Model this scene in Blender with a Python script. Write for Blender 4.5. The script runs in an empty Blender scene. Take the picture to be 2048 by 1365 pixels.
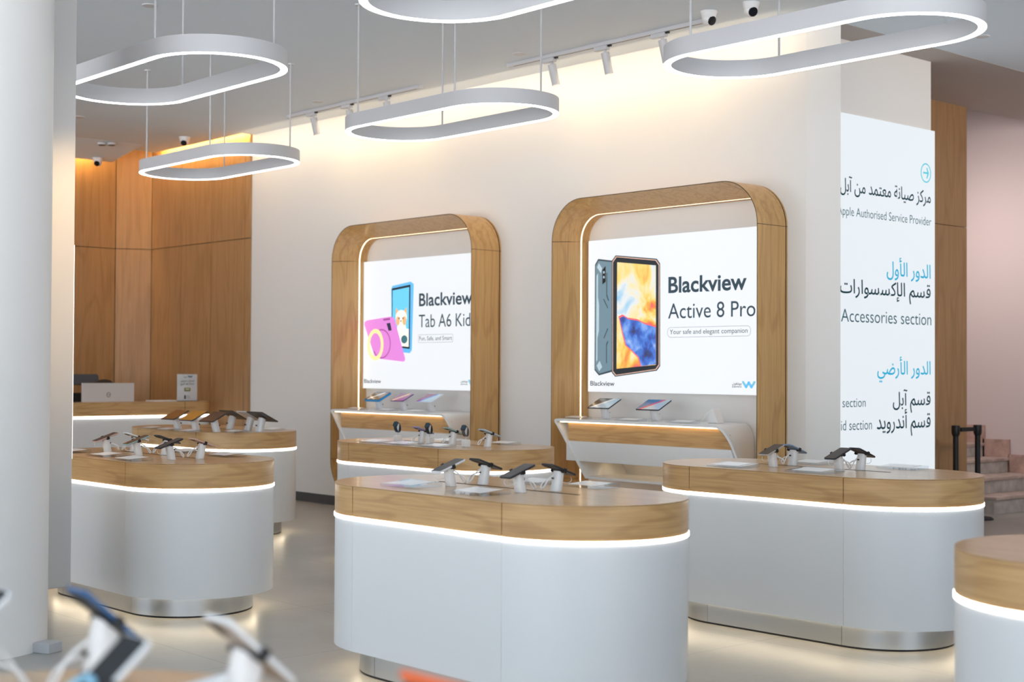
import bpy, bmesh, math, random
from mathutils import Vector, Matrix

random.seed(7)
SC = bpy.context.scene
COL = SC.collection
PI = math.pi

# ------------------------------------------------------------------ camera
YAW, PITCH, ROLL = 0.843252599, 0.0190818144, 0.00538643425
FPX = 2920.08
def cam_basis():
    f = Vector((-math.sin(YAW)*math.cos(PITCH), math.cos(YAW)*math.cos(PITCH), math.sin(PITCH)))
    r0 = Vector((math.cos(YAW), math.sin(YAW), 0)); u0 = r0.cross(f)
    r = math.cos(ROLL)*r0 + math.sin(ROLL)*u0
    u = -math.sin(ROLL)*r0 + math.cos(ROLL)*u0
    return f, r, u
cam = bpy.data.cameras.new('camera'); cam_o = bpy.data.objects.new('camera', cam); COL.objects.link(cam_o)
_f, _r, _u = cam_basis()
cam_o.matrix_world = Matrix(((_r.x, _u.x, -_f.x, 0), (_r.y, _u.y, -_f.y, 0), (_r.z, _u.z, -_f.z, 1.4), (0, 0, 0, 1)))
cam.sensor_width = 36; cam.lens = FPX/2048*36
cam.clip_start = 0.05; cam.clip_end = 200
cam.dof.use_dof = True; cam.dof.focus_distance = 8.6; cam.dof.aperture_fstop = 2.7
SC.camera = cam_o

# ------------------------------------------------------------------ world, exposure, large lights
W = bpy.data.worlds.new('sky'); SC.world = W; W.use_nodes = True
bg = W.node_tree.nodes['Background']
# sky above, sunlit pavement below the horizon
_N, _L = W.node_tree.nodes, W.node_tree.links
_tc = _N.new('ShaderNodeTexCoord'); _sx = _N.new('ShaderNodeSeparateXYZ'); _L.new(_tc.outputs['Generated'], _sx.inputs[0])
_cr = _N.new('ShaderNodeValToRGB'); _e = _cr.color_ramp.elements
_mr = _N.new('ShaderNodeMapRange'); _mr.inputs['From Min'].default_value = -1; _L.new(_sx.outputs['Z'], _mr.inputs['Value']); _L.new(_mr.outputs[0], _cr.inputs['Fac'])
_e[0].position = .46; _e[0].color = (.95, .97, 1.0, 1); _e[1].position = .54; _e[1].color = (.24, .275, .315, 1)
_L.new(_cr.outputs['Color'], bg.inputs[0]); bg.inputs[1].default_value = 5.8
SC.view_settings.view_transform = 'Standard'; SC.view_settings.look = 'None'
SC.view_settings.gamma = 1.0; SC.view_settings.use_curve_mapping = False
SC.view_settings.exposure = 0.12
try:
    SC.cycles.use_denoising = True
    SC.cycles.max_bounces = 8
    SC.cycles.diffuse_bounces = 5
    SC.cycles.transmission_bounces = 8
    SC.cycles.transparent_max_bounces = 8
    SC.cycles.sample_clamp_indirect = 6.0
    SC.cycles.caustics_refractive = False
    SC.cycles.caustics_reflective = False
except Exception:
    pass

# ------------------------------------------------------------------ materials
MATS = {}
def mat(name, color=(.8, .8, .8), rough=.5, metal=0.0, coat=0.0, emit=0.0, ecol=None, trans=0.0, ior=1.45, spec=None):
    if name in MATS: return MATS[name]
    m = bpy.data.materials.new(name); m.use_nodes = True
    b = m.node_tree.nodes['Principled BSDF']
    b.inputs['Base Color'].default_value = (*color, 1)
    b.inputs['Roughness'].default_value = rough
    b.inputs['Metallic'].default_value = metal
    b.inputs['Coat Weight'].default_value = coat
    b.inputs['Coat Roughness'].default_value = .12
    b.inputs['IOR'].default_value = ior
    b.inputs['Transmission Weight'].default_value = trans
    if spec is not None: b.inputs['Specular IOR Level'].default_value = spec
    if emit:
        b.inputs['Emission Color'].default_value = (*(ecol or color), 1)
        b.inputs['Emission Strength'].default_value = emit
    MATS[name] = m
    return m

def nodes(m): return m.node_tree.nodes, m.node_tree.links, m.node_tree.nodes['Principled BSDF']

def wood(name, scale, dark, light, rough=.42, coat=.15, flame=(1, 1, 1)):
    """oak veneer: fine streaks (scale stretches the grain along its run) over slow flame-like figure"""
    m = mat(name, light, rough, coat=coat)
    N, L, B = nodes(m)
    tc = N.new('ShaderNodeTexCoord')
    mp = N.new('ShaderNodeMapping'); mp.inputs['Scale'].default_value = scale
    L.new(tc.outputs['Object'], mp.inputs['Vector'])
    n1 = N.new('ShaderNodeTexNoise'); n1.inputs['Scale'].default_value = 3.0; n1.inputs['Detail'].default_value = 6; n1.inputs['Roughness'].default_value = .6
    L.new(mp.outputs['Vector'], n1.inputs['Vector'])
    mp2 = N.new('ShaderNodeMapping'); mp2.inputs['Scale'].default_value = flame
    L.new(tc.outputs['Object'], mp2.inputs['Vector'])
    n2 = N.new('ShaderNodeTexNoise'); n2.inputs['Scale'].default_value = 1.0; n2.inputs['Detail'].default_value = 1.5
    L.new(mp2.outputs['Vector'], n2.inputs['Vector'])
    mu = N.new('ShaderNodeMath'); mu.operation = 'MULTIPLY'; mu.inputs[1].default_value = 34.0
    L.new(n2.outputs['Fac'], mu.inputs[0])
    sn = N.new('ShaderNodeMath'); sn.operation = 'SINE'; L.new(mu.outputs[0], sn.inputs[0])
    rp = N.new('ShaderNodeMapRange'); rp.inputs['From Min'].default_value = .2; rp.inputs['From Max'].default_value = 1.0
    rp.inputs['To Min'].default_value = 0.0; rp.inputs['To Max'].default_value = .22
    L.new(sn.outputs[0], rp.inputs['Value'])
    sb = N.new('ShaderNodeMath'); sb.operation = 'SUBTRACT'
    L.new(n1.outputs['Fac'], sb.inputs[0]); L.new(rp.outputs[0], sb.inputs[1])
    cr = N.new('ShaderNodeValToRGB')
    cr.color_ramp.elements[0].position = .12; cr.color_ramp.elements[0].color = (*dark, 1)
    cr.color_ramp.elements[1].position = .62; cr.color_ramp.elements[1].color = (*light, 1)
    L.new(sb.outputs[0], cr.inputs['Fac']); L.new(cr.outputs['Color'], B.inputs['Base Color'])
    return m

OAK_D, OAK_L = (.45, .25, .095), (.63, .39, .17)
wood('oak_band', (.9, .9, 26), OAK_D, OAK_L, flame=(1.3, 1.3, 9))
wood('oak_top', (1.2, 24, 24), (.44, .26, .12), (.57, .37, .19), rough=.28, coat=.3, flame=(.7, 5, 5))
wood('oak_upright', (22, 22, .7), (.47, .255, .085), (.64, .385, .15), flame=(6, 6, .9))
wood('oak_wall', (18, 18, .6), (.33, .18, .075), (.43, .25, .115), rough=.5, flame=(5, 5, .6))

mat('wall_white', (.80, .79, .77), .6)
mat('ceiling_daylight_tint', (.73, .81, .88), .8)  # blue of the daylight is put into the paint colour
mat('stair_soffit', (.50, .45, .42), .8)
mat('pink_paint', (.66, .56, .55), .7)
mat('lacquer_white', (.80, .81, .81), .34, coat=.3)
mat('ring_white', (.60, .60, .62), .45)
mat('plastic_white', (.80, .80, .80), .4)
mat('plastic_grey', (.45, .46, .48), .5)
mat('black', (.012, .012, .014), .4)
mat('black_soft', (.02, .02, .022), .75)
mat('dark_gap', (.05, .032, .02), .9)
mat('steel', (.58, .60, .62), .34, metal=1.0)
mat('chrome', (.75, .76, .78), .18, metal=1.0)
mat('skirting_dark', (.07, .07, .072), .5)
mat('screen_black', (.012, .013, .016), .22, spec=.25)
mat('screen_grey', (.035, .037, .044), .3, spec=.2)
def clear_mat(name, tint=(.97, .98, .99), boost=1.0):
    m = bpy.data.materials.new(name); m.use_nodes = True; MATS[name] = m
    N, L = m.node_tree.nodes, m.node_tree.links
    N.remove(N['Principled BSDF'])
    tr = N.new('ShaderNodeBsdfTransparent'); tr.inputs[0].default_value = (*tint, 1)
    gl = N.new('ShaderNodeBsdfGlossy'); gl.inputs['Roughness'].default_value = .06
    lw = N.new('ShaderNodeLayerWeight'); lw.inputs['Blend'].default_value = .5
    pw = N.new('ShaderNodeMath'); pw.operation = 'POWER'; pw.inputs[1].default_value = 4.0; L.new(lw.outputs['Facing'], pw.inputs[0])
    fr = N.new('ShaderNodeMath'); fr.operation = 'MULTIPLY_ADD'; fr.inputs[1].default_value = .7; fr.inputs[2].default_value = .05; L.new(pw.outputs[0], fr.inputs[0])
    mx = N.new('ShaderNodeMixShader'); L.new(fr.outputs[0], mx.inputs[0]); L.new(tr.outputs[0], mx.inputs[1]); L.new(gl.outputs[0], mx.inputs[2])
    L.new(mx.outputs[0], N['Material Output'].inputs['Surface'])
    return m
clear_mat('acrylic', (.93, .95, .97)); clear_mat('acrylic_clear', (.98, .99, 1))
mat('paper', (.88, .90, .92), .35, coat=.3)
mat('led_cool', (1, 1, 1), .5, emit=4.5, ecol=(1.0, .97, .93))
mat('led_ring', (1, 1, 1), .5, emit=7.0, ecol=(.97, .985, 1.0))
mat('led_warm', (1, 1, 1), .5, emit=3.6, ecol=(1.0, .72, .42))
mat('led_amber', (1, 1, 1), .5, emit=60.0, ecol=(1.0, .58, .16))
mat('led_plinth', (1, 1, 1), .5, emit=13.0, ecol=(1.0, .82, .56))
mat('lightbox_face', (.22, .23, .24), .35, emit=.78, ecol=(.92, .96, 1.0))
mat('ink_slate', (.05, .10, .14), .6, emit=.05)
mat('ink_navy', (.02, .035, .09), .6)
mat('ink_teal', (.02, .09, .12), .6, emit=.32, ecol=(.03, .11, .15))
mat('ink_cyan', (.06, .46, .58), .6, emit=.5, ecol=(.04, .42, .52))
mat('ink_sky', (.28, .70, .95), .6, emit=.25)
mat('ink_line', (.45, .50, .55), .6)
mat('stone_tread', (.47, .375, .33), .45)
mat('stone_riser', (.46, .43, .40), .55)
mat('stone_skirt', (.50, .33, .28), .5)

def stone_tex(name, amount=.25, sc=9):
    m = MATS[name]; N, L, B = nodes(m)
    c = tuple(B.inputs['Base Color'].default_value)[:3]
    tc = N.new('ShaderNodeTexCoord'); n = N.new('ShaderNodeTexNoise'); n.inputs['Scale'].default_value = sc; n.inputs['Detail'].default_value = 5
    L.new(tc.outputs['Object'], n.inputs['Vector'])
    cr = N.new('ShaderNodeValToRGB'); cr.color_ramp.elements[0].position = .3; cr.color_ramp.elements[1].position = .7
    cr.color_ramp.elements[0].color = (*[v*(1-amount) for v in c], 1); cr.color_ramp.elements[1].color = (*[min(1, v*(1+amount)) for v in c], 1)
    L.new(n.outputs['Fac'], cr.inputs['Fac']); L.new(cr.outputs['Color'], B.inputs['Base Color'])
for _n in ('stone_tread', 'stone_riser', 'stone_skirt'): stone_tex(_n)

def floor_mat():
    m = mat('floor_tile', (.36, .355, .335), .3)
    N, L, B = nodes(m)
    tc = N.new('ShaderNodeTexCoord')
    br = N.new('ShaderNodeTexBrick'); br.offset = 0; br.inputs['Scale'].default_value = 1.0
    br.inputs['Brick Width'].default_value = 1.2; br.inputs['Row Height'].default_value = 1.2
    br.inputs['Mortar Size'].default_value = .0025; br.inputs['Mortar Smooth'].default_value = .1; br.inputs['Bias'].default_value = 0
    L.new(tc.outputs['Object'], br.inputs['Vector'])
    n = N.new('ShaderNodeTexNoise'); n.inputs['Scale'].default_value = 2.2; n.inputs['Detail'].default_value = 7; n.inputs['Roughness'].default_value = .65
    L.new(tc.outputs['Object'], n.inputs['Vector'])
    cr = N.new('ShaderNodeValToRGB'); cr.color_ramp.elements[0].position = .3; cr.color_ramp.elements[1].position = .72
    cr.color_ramp.elements[0].color = (.27, .265, .25, 1); cr.color_ramp.elements[1].color = (.40, .39, .365, 1)
    L.new(n.outputs['Fac'], cr.inputs['Fac'])
    L.new(cr.outputs['Color'], br.inputs['Color1']); L.new(cr.outputs['Color'], br.inputs['Color2'])
    br.inputs['Mortar'].default_value = (.16, .155, .15, 1)
    L.new(br.outputs['Color'], B.inputs['Base Color'])
    rr = N.new('ShaderNodeMapRange'); rr.inputs['To Min'].default_value = .22; rr.inputs['To Max'].default_value = .42
    L.new(n.outputs['Fac'], rr.inputs['Value']); L.new(rr.outputs[0], B.inputs['Roughness'])
floor_mat()

# ------------------------------------------------------------------ geometry helpers
class MB:
    """collects shapes, links them as one mesh object"""
    def __init__(s): s.bm = bmesh.new()
    def box(s, x0, y0, z0, x1, y1, z1, M=None):
        vs = [s.bm.verts.new(M @ Vector(p) if M else p) for p in ((x0, y0, z0), (x1, y0, z0), (x1, y1, z0), (x0, y1, z0), (x0, y0, z1), (x1, y0, z1), (x1, y1, z1), (x0, y1, z1))]
        for f in ((3, 2, 1, 0), (4, 5, 6, 7), (0, 1, 5, 4), (1, 2, 6, 5), (2, 3, 7, 6), (3, 0, 4, 7)): s.bm.faces.new([vs[i] for i in f])
        return s
    def loft(s, rings, closed=True, caps=True, M=None):
        R = [[s.bm.verts.new(M @ Vector(p) if M else p) for p in r] for r in rings]
        n = len(R[0])
        for a, b in zip(R, R[1:]):
            for i in range(n if closed else n-1):
                j = (i+1) % n
                s.bm.faces.new((a[i], a[j], b[j], b[i]))
        if caps and closed:
            s.bm.faces.new(list(reversed(R[0]))); s.bm.faces.new(R[-1])
        return s
    def prism(s, poly, ax, a, b, M=None):
        """poly: 2-D outline in the two axes other than ax (cyclic order), swept from a to b"""
        def P(u, v, w):
            return (w, u, v) if ax == 'x' else ((u, w, v) if ax == 'y' else (u, v, w))
        return s.loft([[P(u, v, a) for u, v in poly], [P(u, v, b) for u, v in poly]], M=M)
    def ring_band(s, outer, inner, z0, z1):
        o0 = [s.bm.verts.new((x, y, z0)) for x, y in outer]; o1 = [s.bm.verts.new((x, y, z1)) for x, y in outer]
        i0 = [s.bm.verts.new((x, y, z0)) for x, y in inner]; i1 = [s.bm.verts.new((x, y, z1)) for x, y in inner]
        n = len(outer)
        for k in range(n):
            j = (k+1) % n
            s.bm.faces.new((o0[k], o0[j], o1[j], o1[k])); s.bm.faces.new((i0[j], i0[k], i1[k], i1[j]))
            s.bm.faces.new((o1[k], o1[j], i1[j], i1[k])); s.bm.faces.new((o0[j], o0[k], i0[k], i0[j]))
        return s
    def tube(s, pts, r, seg=8, smooth_path=0, M=None):
        pts = [M @ Vector(p) if M else Vector(p) for p in pts]
        for _ in range(smooth_path):
            q = [pts[0]]
            for a, b in zip(pts, pts[1:]): q += [a*.75+b*.25, a*.25+b*.75]
            q.append(pts[-1]); pts = q
        rings = []; up = Vector((0, 0, 1))
        prev = None
        for i, p in enumerate(pts):
            d = (pts[min(i+1, len(pts)-1)] - pts[max(i-1, 0)]).normalized()
            if prev is None:
                a = d.cross(up if abs(d.z) < .9 else Vector((1, 0, 0))).normalized()
            else:
                a = (prev - d*prev.dot(d)).normalized()
            prev = a; b = d.cross(a)
            rr = r[i] if isinstance(r, (list, tuple)) else r
            rings.append([tuple(p + a*math.cos(2*PI*k/seg)*rr + b*math.sin(2*PI*k/seg)*rr) for k in range(seg)])
        return s.loft(rings)
    def lathe(s, prof, seg=32, M=None):
        rings = [[(r*math.cos(2*PI*k/seg), r*math.sin(2*PI*k/seg), z) for k in range(seg)] for r, z in prof]
        return s.loft(rings, M=M)
    def poly(s, pts):
        s.bm.faces.new([s.bm.verts.new(p) for p in pts]); return s
    def build(s, name, m, parent=None, bevel=0, smooth=False, seg=2):
        bmesh.ops.recalc_face_normals(s.bm, faces=s.bm.faces[:])
        me = bpy.data.meshes.new(name); s.bm.to_mesh(me); s.bm.free()
        o = bpy.data.objects.new(name, me); COL.objects.link(o)
        me.materials.append(MATS[m] if isinstance(m, str) else m)
        if parent is not None: o.parent = parent
        if smooth:
            for p in me.polygons: p.use_smooth = True
            try: me.set_sharp_from_angle(angle=math.radians(35))
            except Exception: pass
        if bevel:
            b = o.modifiers.new('bevel', 'BEVEL'); b.width = bevel; b.segments = seg; b.limit_method = 'ANGLE'; b.angle_limit = math.radians(40)
        return o

def tag(o, label, cat, group=None):
    o['label'] = label; o['category'] = cat
    if group: o['group'] = group
    return o
def thing(name, label, cat, loc=(0, 0, 0), rz=0.0, group=None):
    o = bpy.data.objects.new(name, None); COL.objects.link(o)
    o.empty_display_size = .05
    o.location = loc; o.rotation_euler = (0, 0, rz)
    return tag(o, label, cat, group)
def struct(name, mb, m, label=None, **k):
    o = mb.build(name, m, **k); o['kind'] = 'structure'
    if label: o['label'] = label
    return o
def dup(root, loc, rz=None, label=None):
    r = root.copy(); COL.objects.link(r); r.location = loc
    if rz is not None: r.rotation_euler = (0, 0, rz)
    if label: r['label'] = label
    for ch in list(root.children):
        c = ch.copy(); COL.objects.link(c); c.parent = r
        for g in list(ch.children):
            d = g.copy(); COL.objects.link(d); d.parent = c
    return r
def recolor(root, **parts):
    """gives a copied thing its own material on a named part"""
    for ch in root.children:
        k = ch.name.split('.')[0]
        if k in parts:
            ch.data = ch.data.copy(); ch.data.materials[0] = MATS[parts[k]] if isinstance(parts[k], str) else parts[k]

def stadium(L, r, n=24, cx=0, cy=0):
    p = [(cx+L+r*math.sin(t), cy-r*math.cos(t)) for t in [PI*k/n for k in range(n+1)]]
    return p + [(cx-L-r*math.sin(t), cy+r*math.cos(t)) for t in [PI*k/n for k in range(n+1)]]
def rrect(x0, y0, x1, y1, r, n=8):
    out = []
    for cx, cy, a0 in ((x1-r, y0+r, -PI/2), (x1-r, y1-r, 0), (x0+r, y1-r, PI/2), (x0+r, y0+r, PI)):
        out += [(cx+r*math.cos(a0+PI/2*k/n), cy+r*math.sin(a0+PI/2*k/n)) for k in range(n+1)]
    return out

# text: built as flat mesh, fitted to a box
def text_mesh(s, w, h=None, bold=0.0, right=False, width_fit=True, extr=.0008, narrow=None):
    """mesh of a line of text: cap height h (or from w), stretched to width w; returns bmesh-ready mesh data in XY"""
    arabic = any(ord(ch_) > 0xFB00 for ch_ in s)
    def raw(body, b):
        c = bpy.data.curves.new('lettering', 'FONT'); c.body = body; c.size = 1; c.offset = b; c.extrude = 0; c.resolution_u = 4
        if arabic and body != 'H': c.bevel_depth = .014; c.bevel_resolution = 1; c.offset = -.006
        o = bpy.data.objects.new('lettering', c); COL.objects.link(o)
        bpy.context.view_layer.update()
        dg = bpy.context.evaluated_depsgraph_get()
        me = bpy.data.meshes.new_from_object(o.evaluated_get(dg))
        bpy.data.objects.remove(o); bpy.data.curves.remove(c)
        return me
    me = raw(s, bold); cap = raw('H', 0)
    ch = max(v.co.y for v in cap.vertices); bpy.data.meshes.remove(cap)
    xs = [v.co.x for v in me.vertices]; x0, x1 = min(xs), max(xs)
    sy = h/ch
    sx = w/(x1-x0) if width_fit else sy*(narrow or 1)
    for v in me.vertices:
        v.co.x = (v.co.x-x0)*sx if not right else (v.co.x-x1)*sx
        v.co.y *= sy
    return me
def ar(*words):
    """Arabic in presentation forms, laid right to left"""
    return ''.join(words)[::-1]
def split_words(me, ax, gap):
    """cuts a line of lettering at its word spaces"""
    me.calc_loop_triangles() if hasattr(me, 'calc_loop_triangles') else None
    spans = sorted((min(me.vertices[i].co[ax] for i in p.vertices), max(me.vertices[i].co[ax] for i in p.vertices)) for p in me.polygons)
    cuts = []; end = spans[0][1]
    for a, b in spans:
        if a-end > gap: cuts.append((a+end)/2)
        end = max(end, b)
    if not cuts: return [me]
    out = []
    for k in range(len(cuts)+1):
        lo = cuts[k-1] if k else -1e9; hi = cuts[k] if k < len(cuts) else 1e9
        c = me.copy(); bm = bmesh.new(); bm.from_mesh(c)
        bmesh.ops.delete(bm, geom=[v for v in bm.verts if not lo < v.co[ax] < hi], context='VERTS')
        bm.to_mesh(c); bm.free(); c.name = me.name; out.append(c)
    return out
def text_on(parent, s, face, a, z, w, h, m, name='lettering', bold=0.0, right=False, off=.0015, **k):
    """face ('y', Y): reads along +X on a plane facing -Y; ('x', X): reads along +Y on a plane facing +X"""
    me = text_mesh(s, w, h, bold, right, **k)
    for v in me.vertices:
        x, y = v.co.x, v.co.y
        v.co = (a+x, face[1]-off, z+y) if face[0] == 'y' else (face[1]+off, a+x, z+y)
    me.materials.clear(); me.materials.append(MATS[m]); me.name = name
    ax = 0 if face[0] == 'y' else 1
    for part in split_words(me, ax, h*.22):
        o = bpy.data.objects.new(name, part); COL.objects.link(o); o.parent = parent
    return o

# ------------------------------------------------------------------ the setting
H = 3.98
YW = 8.587
struct('floor', MB().box(-18, -6, -.1, 5, 16, 0), 'floor_tile')
# ceiling over the shop; it stops short of the wooden reception wall, where a light slot runs
mb = MB()
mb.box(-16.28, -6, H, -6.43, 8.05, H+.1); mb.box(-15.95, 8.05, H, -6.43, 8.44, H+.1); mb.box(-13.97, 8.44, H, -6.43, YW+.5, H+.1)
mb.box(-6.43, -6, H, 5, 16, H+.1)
struct('ceiling', mb, 'ceiling_daylight_tint')
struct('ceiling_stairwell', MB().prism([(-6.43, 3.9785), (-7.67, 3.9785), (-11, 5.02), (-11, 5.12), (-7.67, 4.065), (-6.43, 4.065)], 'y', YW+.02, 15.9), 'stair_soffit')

def wall_with_holes(name, x0, x1, z0, z1, holes, y0, y1, m):
    c = bpy.data.curves.new(name, 'CURVE'); c.dimensions = '2D'; c.fill_mode = 'BOTH'; c.extrude = (y1-y0)/2
    for loop in [[(x0, z0), (x1, z0), (x1, z1), (x0, z1)]] + holes:
        sp = c.splines.new('POLY'); sp.points.add(len(loop)-1); sp.use_cyclic_u = True
        for p, q in zip(sp.points, loop): p.co = (q[0], q[1], 0, 1)
    o = bpy.data.objects.new(name, c); COL.objects.link(o)
    bpy.context.view_layer.update(); dg = bpy.context.evaluated_depsgraph_get()
    me = bpy.data.meshes.new_from_object(o.evaluated_get(dg)); bpy.data.objects.remove(o); bpy.data.curves.remove(c)
    for v in me.vertices: v.co = (v.co.x, (y0+y1)/2 - v.co.z, v.co.y)
    me.materials.clear(); me.materials.append(MATS[m]); me.name = name
    o = bpy.data.objects.new(name, me); COL.objects.link(o); o['kind'] = 'structure'
    return o
NICHE = ((-11.934, -9.792), (-8.766, -6.619))
NZ0, NZ1, NR = .17, 2.785, .335
wall_with_holes('wall_back', -14.0, -6.456, 0, 4.2, [rrect(a+.005, NZ0+.005, b-.005, NZ1-.005, NR-.005, 12) for a, b in NICHE], YW, YW+.22, 'wall_white')
# slightly turned end of the back wall
struct('wall_corner', MB().prism([(-6.456, YW), (-6.195, YW+.055), (-6.44, YW+.35), (-6.60, YW+.35), (-6.60, YW+.221), (-6.456, YW+.221)], 'z', 0, H+.05), 'wall_white')
struct('baseboard_back', MB().box(-14.0, YW-.012, 0, -6.456, YW, .094), 'skirting_dark')
# wooden reception wall: flat run, canted corner, side run, panels split by thin joints
def panel_run(mb, p, q, joints, t=.03, gap=.008, zj=2.835, z1=4.2):
    p, q = Vector((*p, 0)), Vector((*q, 0)); d = (q-p); n = Vector((d.y, -d.x, 0)).normalized()   # n faces the room
    ts = [0]+joints+[1]
    for a, b in zip(ts, ts[1:]):
        g = gap/2/d.length
        A, B_ = p+d*(a+g), p+d*(b-g)
        for z0, zz in ((0, zj-gap/2), (zj+gap/2, z1)):
            mb.loft([[tuple(A+Vector((0, 0, z))), tuple(B_+Vector((0, 0, z))), tuple(B_-n*t+Vector((0, 0, z))), tuple(A-n*t+Vector((0, 0, z)))] for z in (z0, zz)])
    return mb
mb = MB()
panel_run(mb, (-16.24, YW-.03), (-13.985, YW-.03), [.323, .632, .956])
panel_run(mb, (-16.43, 8.175), (-16.24, YW-.03), [])
panel_run(mb, (-16.43, -5.9), (-16.43, 8.175), [.1, .2, .3, .4, .5, .6, .7, .8, .9])
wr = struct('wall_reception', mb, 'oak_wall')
mb = MB().box(-16.7, YW+.005, 0, -13.99, YW+.2, 4.25).box(-16.75, -6, 0, -16.47, YW+.2, 4.25)
struct('wall_left', mb, 'dark_gap')
# light slot: cap above and the strip that washes the wood
struct('trim_1', MB().box(-16.75, 7.9, 4.18, -13.9, YW+.2, 4.24).box(-16.6, -6, 4.18, -16.1, 7.95, 4.24), 'ceiling_daylight_tint')
struct('trim_2', MB().prism([(-15.5, 3.979), (-16.27, 3.86), (-16.27, 3.875), (-15.5, 3.995)], 'y', 3.0, 8.04), 'ceiling_daylight_tint')
struct('trim_3', MB().box(-16.0, 8.445, 4.02, -14.02, 8.475, 4.05).box(-16.32, 4.0, 4.0, -16.295, 7.9, 4.03), 'led_amber')
# stair hall
struct('wall_sign', MB().box(-6.95, 8.8, 0, -6.74, 10.66, H), 'wall_white')
mb = MB().box(-7.9, 11.0, 0, -7.67, 12.76, 2.80).box(-7.9, 11.0, 2.806, -7.67, 12.76, 3.985)
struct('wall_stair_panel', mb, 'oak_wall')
struct('wall_stair', MB().box(-12, 14.3, 0, 5, 14.5, 6), 'pink_paint')
struct('wall_stair_far', MB().box(-12, 8.8, 0, -11.8, 14.4, 6), 'pink_paint')
struct('wall_behind', MB().box(-11.8, YW+.35, 0, -6.96, YW+.45, H), 'wall_white')
struct('wall_right', MB().box(4.8, 6.5, 0, 5, 14.4, H), 'wall_white')
# street fronts behind the camera: tall glazing bays, the daylight comes in here
def front(name, horizontal, at, a0, a1, n):
    mb = MB()
    for k in range(n+1):
        p = a0+(a1-a0)*k/n
        if horizontal: mb.box(p-.04, at-.06, 0, p+.04, at+.06, H)
        else: mb.box(at-.06, p-.04, 0, at+.06, p+.04, H)
    for z in (0, H-.3):
        hh = .12 if z == 0 else .3
        if horizontal: mb.box(a0, at-.05, z, a1, at+.05, z+hh)
        else: mb.box(at-.05, a0, z, at+.05, a1, z+hh)
    struct(name, mb, 'skirting_dark')
front('window_1', True, -5.9, -16.4, 4.9, 9)
front('window_2', False, 4.9, -5.9, 6.5, 5)
# round column by the left edge
CX, CY, CR = -7.232, 2.805, .40
struct('column', MB().lathe([(CR, 0), (CR, H)], 64, Matrix.Translation((CX, CY, 0))), 'wall_white', label='round white column standing behind the wooden table at the left edge', smooth=True)
struct('trim_4', MB().box(-.05, -.05, 0, .05, .05, .05, Matrix.Translation((-6.872, 3.082, 0)) @ Matrix.Rotation(.45, 4, 'Z')), 'plastic_grey', bevel=.004)

# cladding fin with a lit edge on the back of the column
t = thing('display_tower', 'tall satin white display tower with a lit edge behind the round column', 'display tower', (-7.485, 3.335, 0))
MB().box(-.42, -.14, .21, 0, .15, H).build('casing', mat('satin_panel', (.56, .55, .54), .25, coat=.3), t, bevel=.004)
MB().box(-.40, .151, .9, -.008, .155, 2.06).build('lit_edge', mat('panel_glow', (1, 1, 1), .4, emit=.9, ecol=(1, .98, .94)), t)

l = bpy.data.lights.new('tower_fill', 'SPOT'); l.energy = 330; l.color = (1.0, .68, .36); l.spot_size = math.radians(26); l.spot_blend = .9; l.shadow_soft_size = .04  # added spot with no fixture, warms the side of the tower
o = bpy.data.objects.new('tower_fill', l); COL.objects.link(o); o.location = (-6.2, 3.6, 3.9)
o.rotation_euler = (Vector((-7.485, 3.44, 2.0))-o.location).to_track_quat('-Z', 'Y').to_euler()
l = bpy.data.lights.new('stair_fill', 'AREA'); l.energy = 27; l.color = (1.0, .88, .82); l.size = .6  # unseen lamp added behind the wood panel to lift the pink wall
o = bpy.data.objects.new('stair_fill', l); COL.objects.link(o); o.location = (-8.35, 12.7, 3.3); o.rotation_euler = Vector((.12, .55, -.80)).to_track_quat('-Z', 'Y').to_euler()
l = bpy.data.lights.new('hall_fill', 'AREA'); l.energy = 75; l.color = (1.0, .88, .78); l.size = 1.0  # unseen lamp added to brighten the sign wall and stair panel
o = bpy.data.objects.new('hall_fill', l); COL.objects.link(o); o.location = (-3.6, 11.0, 3.9); o.rotation_euler = Vector((-.7, .15, -.72)).to_track_quat('-Z', 'Y').to_euler()
# added strip lamp without a fixture, stands in for the track lighting's warm wash
l = bpy.data.lights.new('wall_wash_fill', 'AREA'); l.shape = 'RECTANGLE'; l.size = 7.5; l.size_y = .03; l.energy = 19.0; l.color = (1.0, .745, .48)
o = bpy.data.objects.new('wall_wash_fill', l); COL.objects.link(o); o.location = (-10.24, 8.235, 3.90); o.rotation_euler = (math.radians(42), 0, 0)
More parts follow.
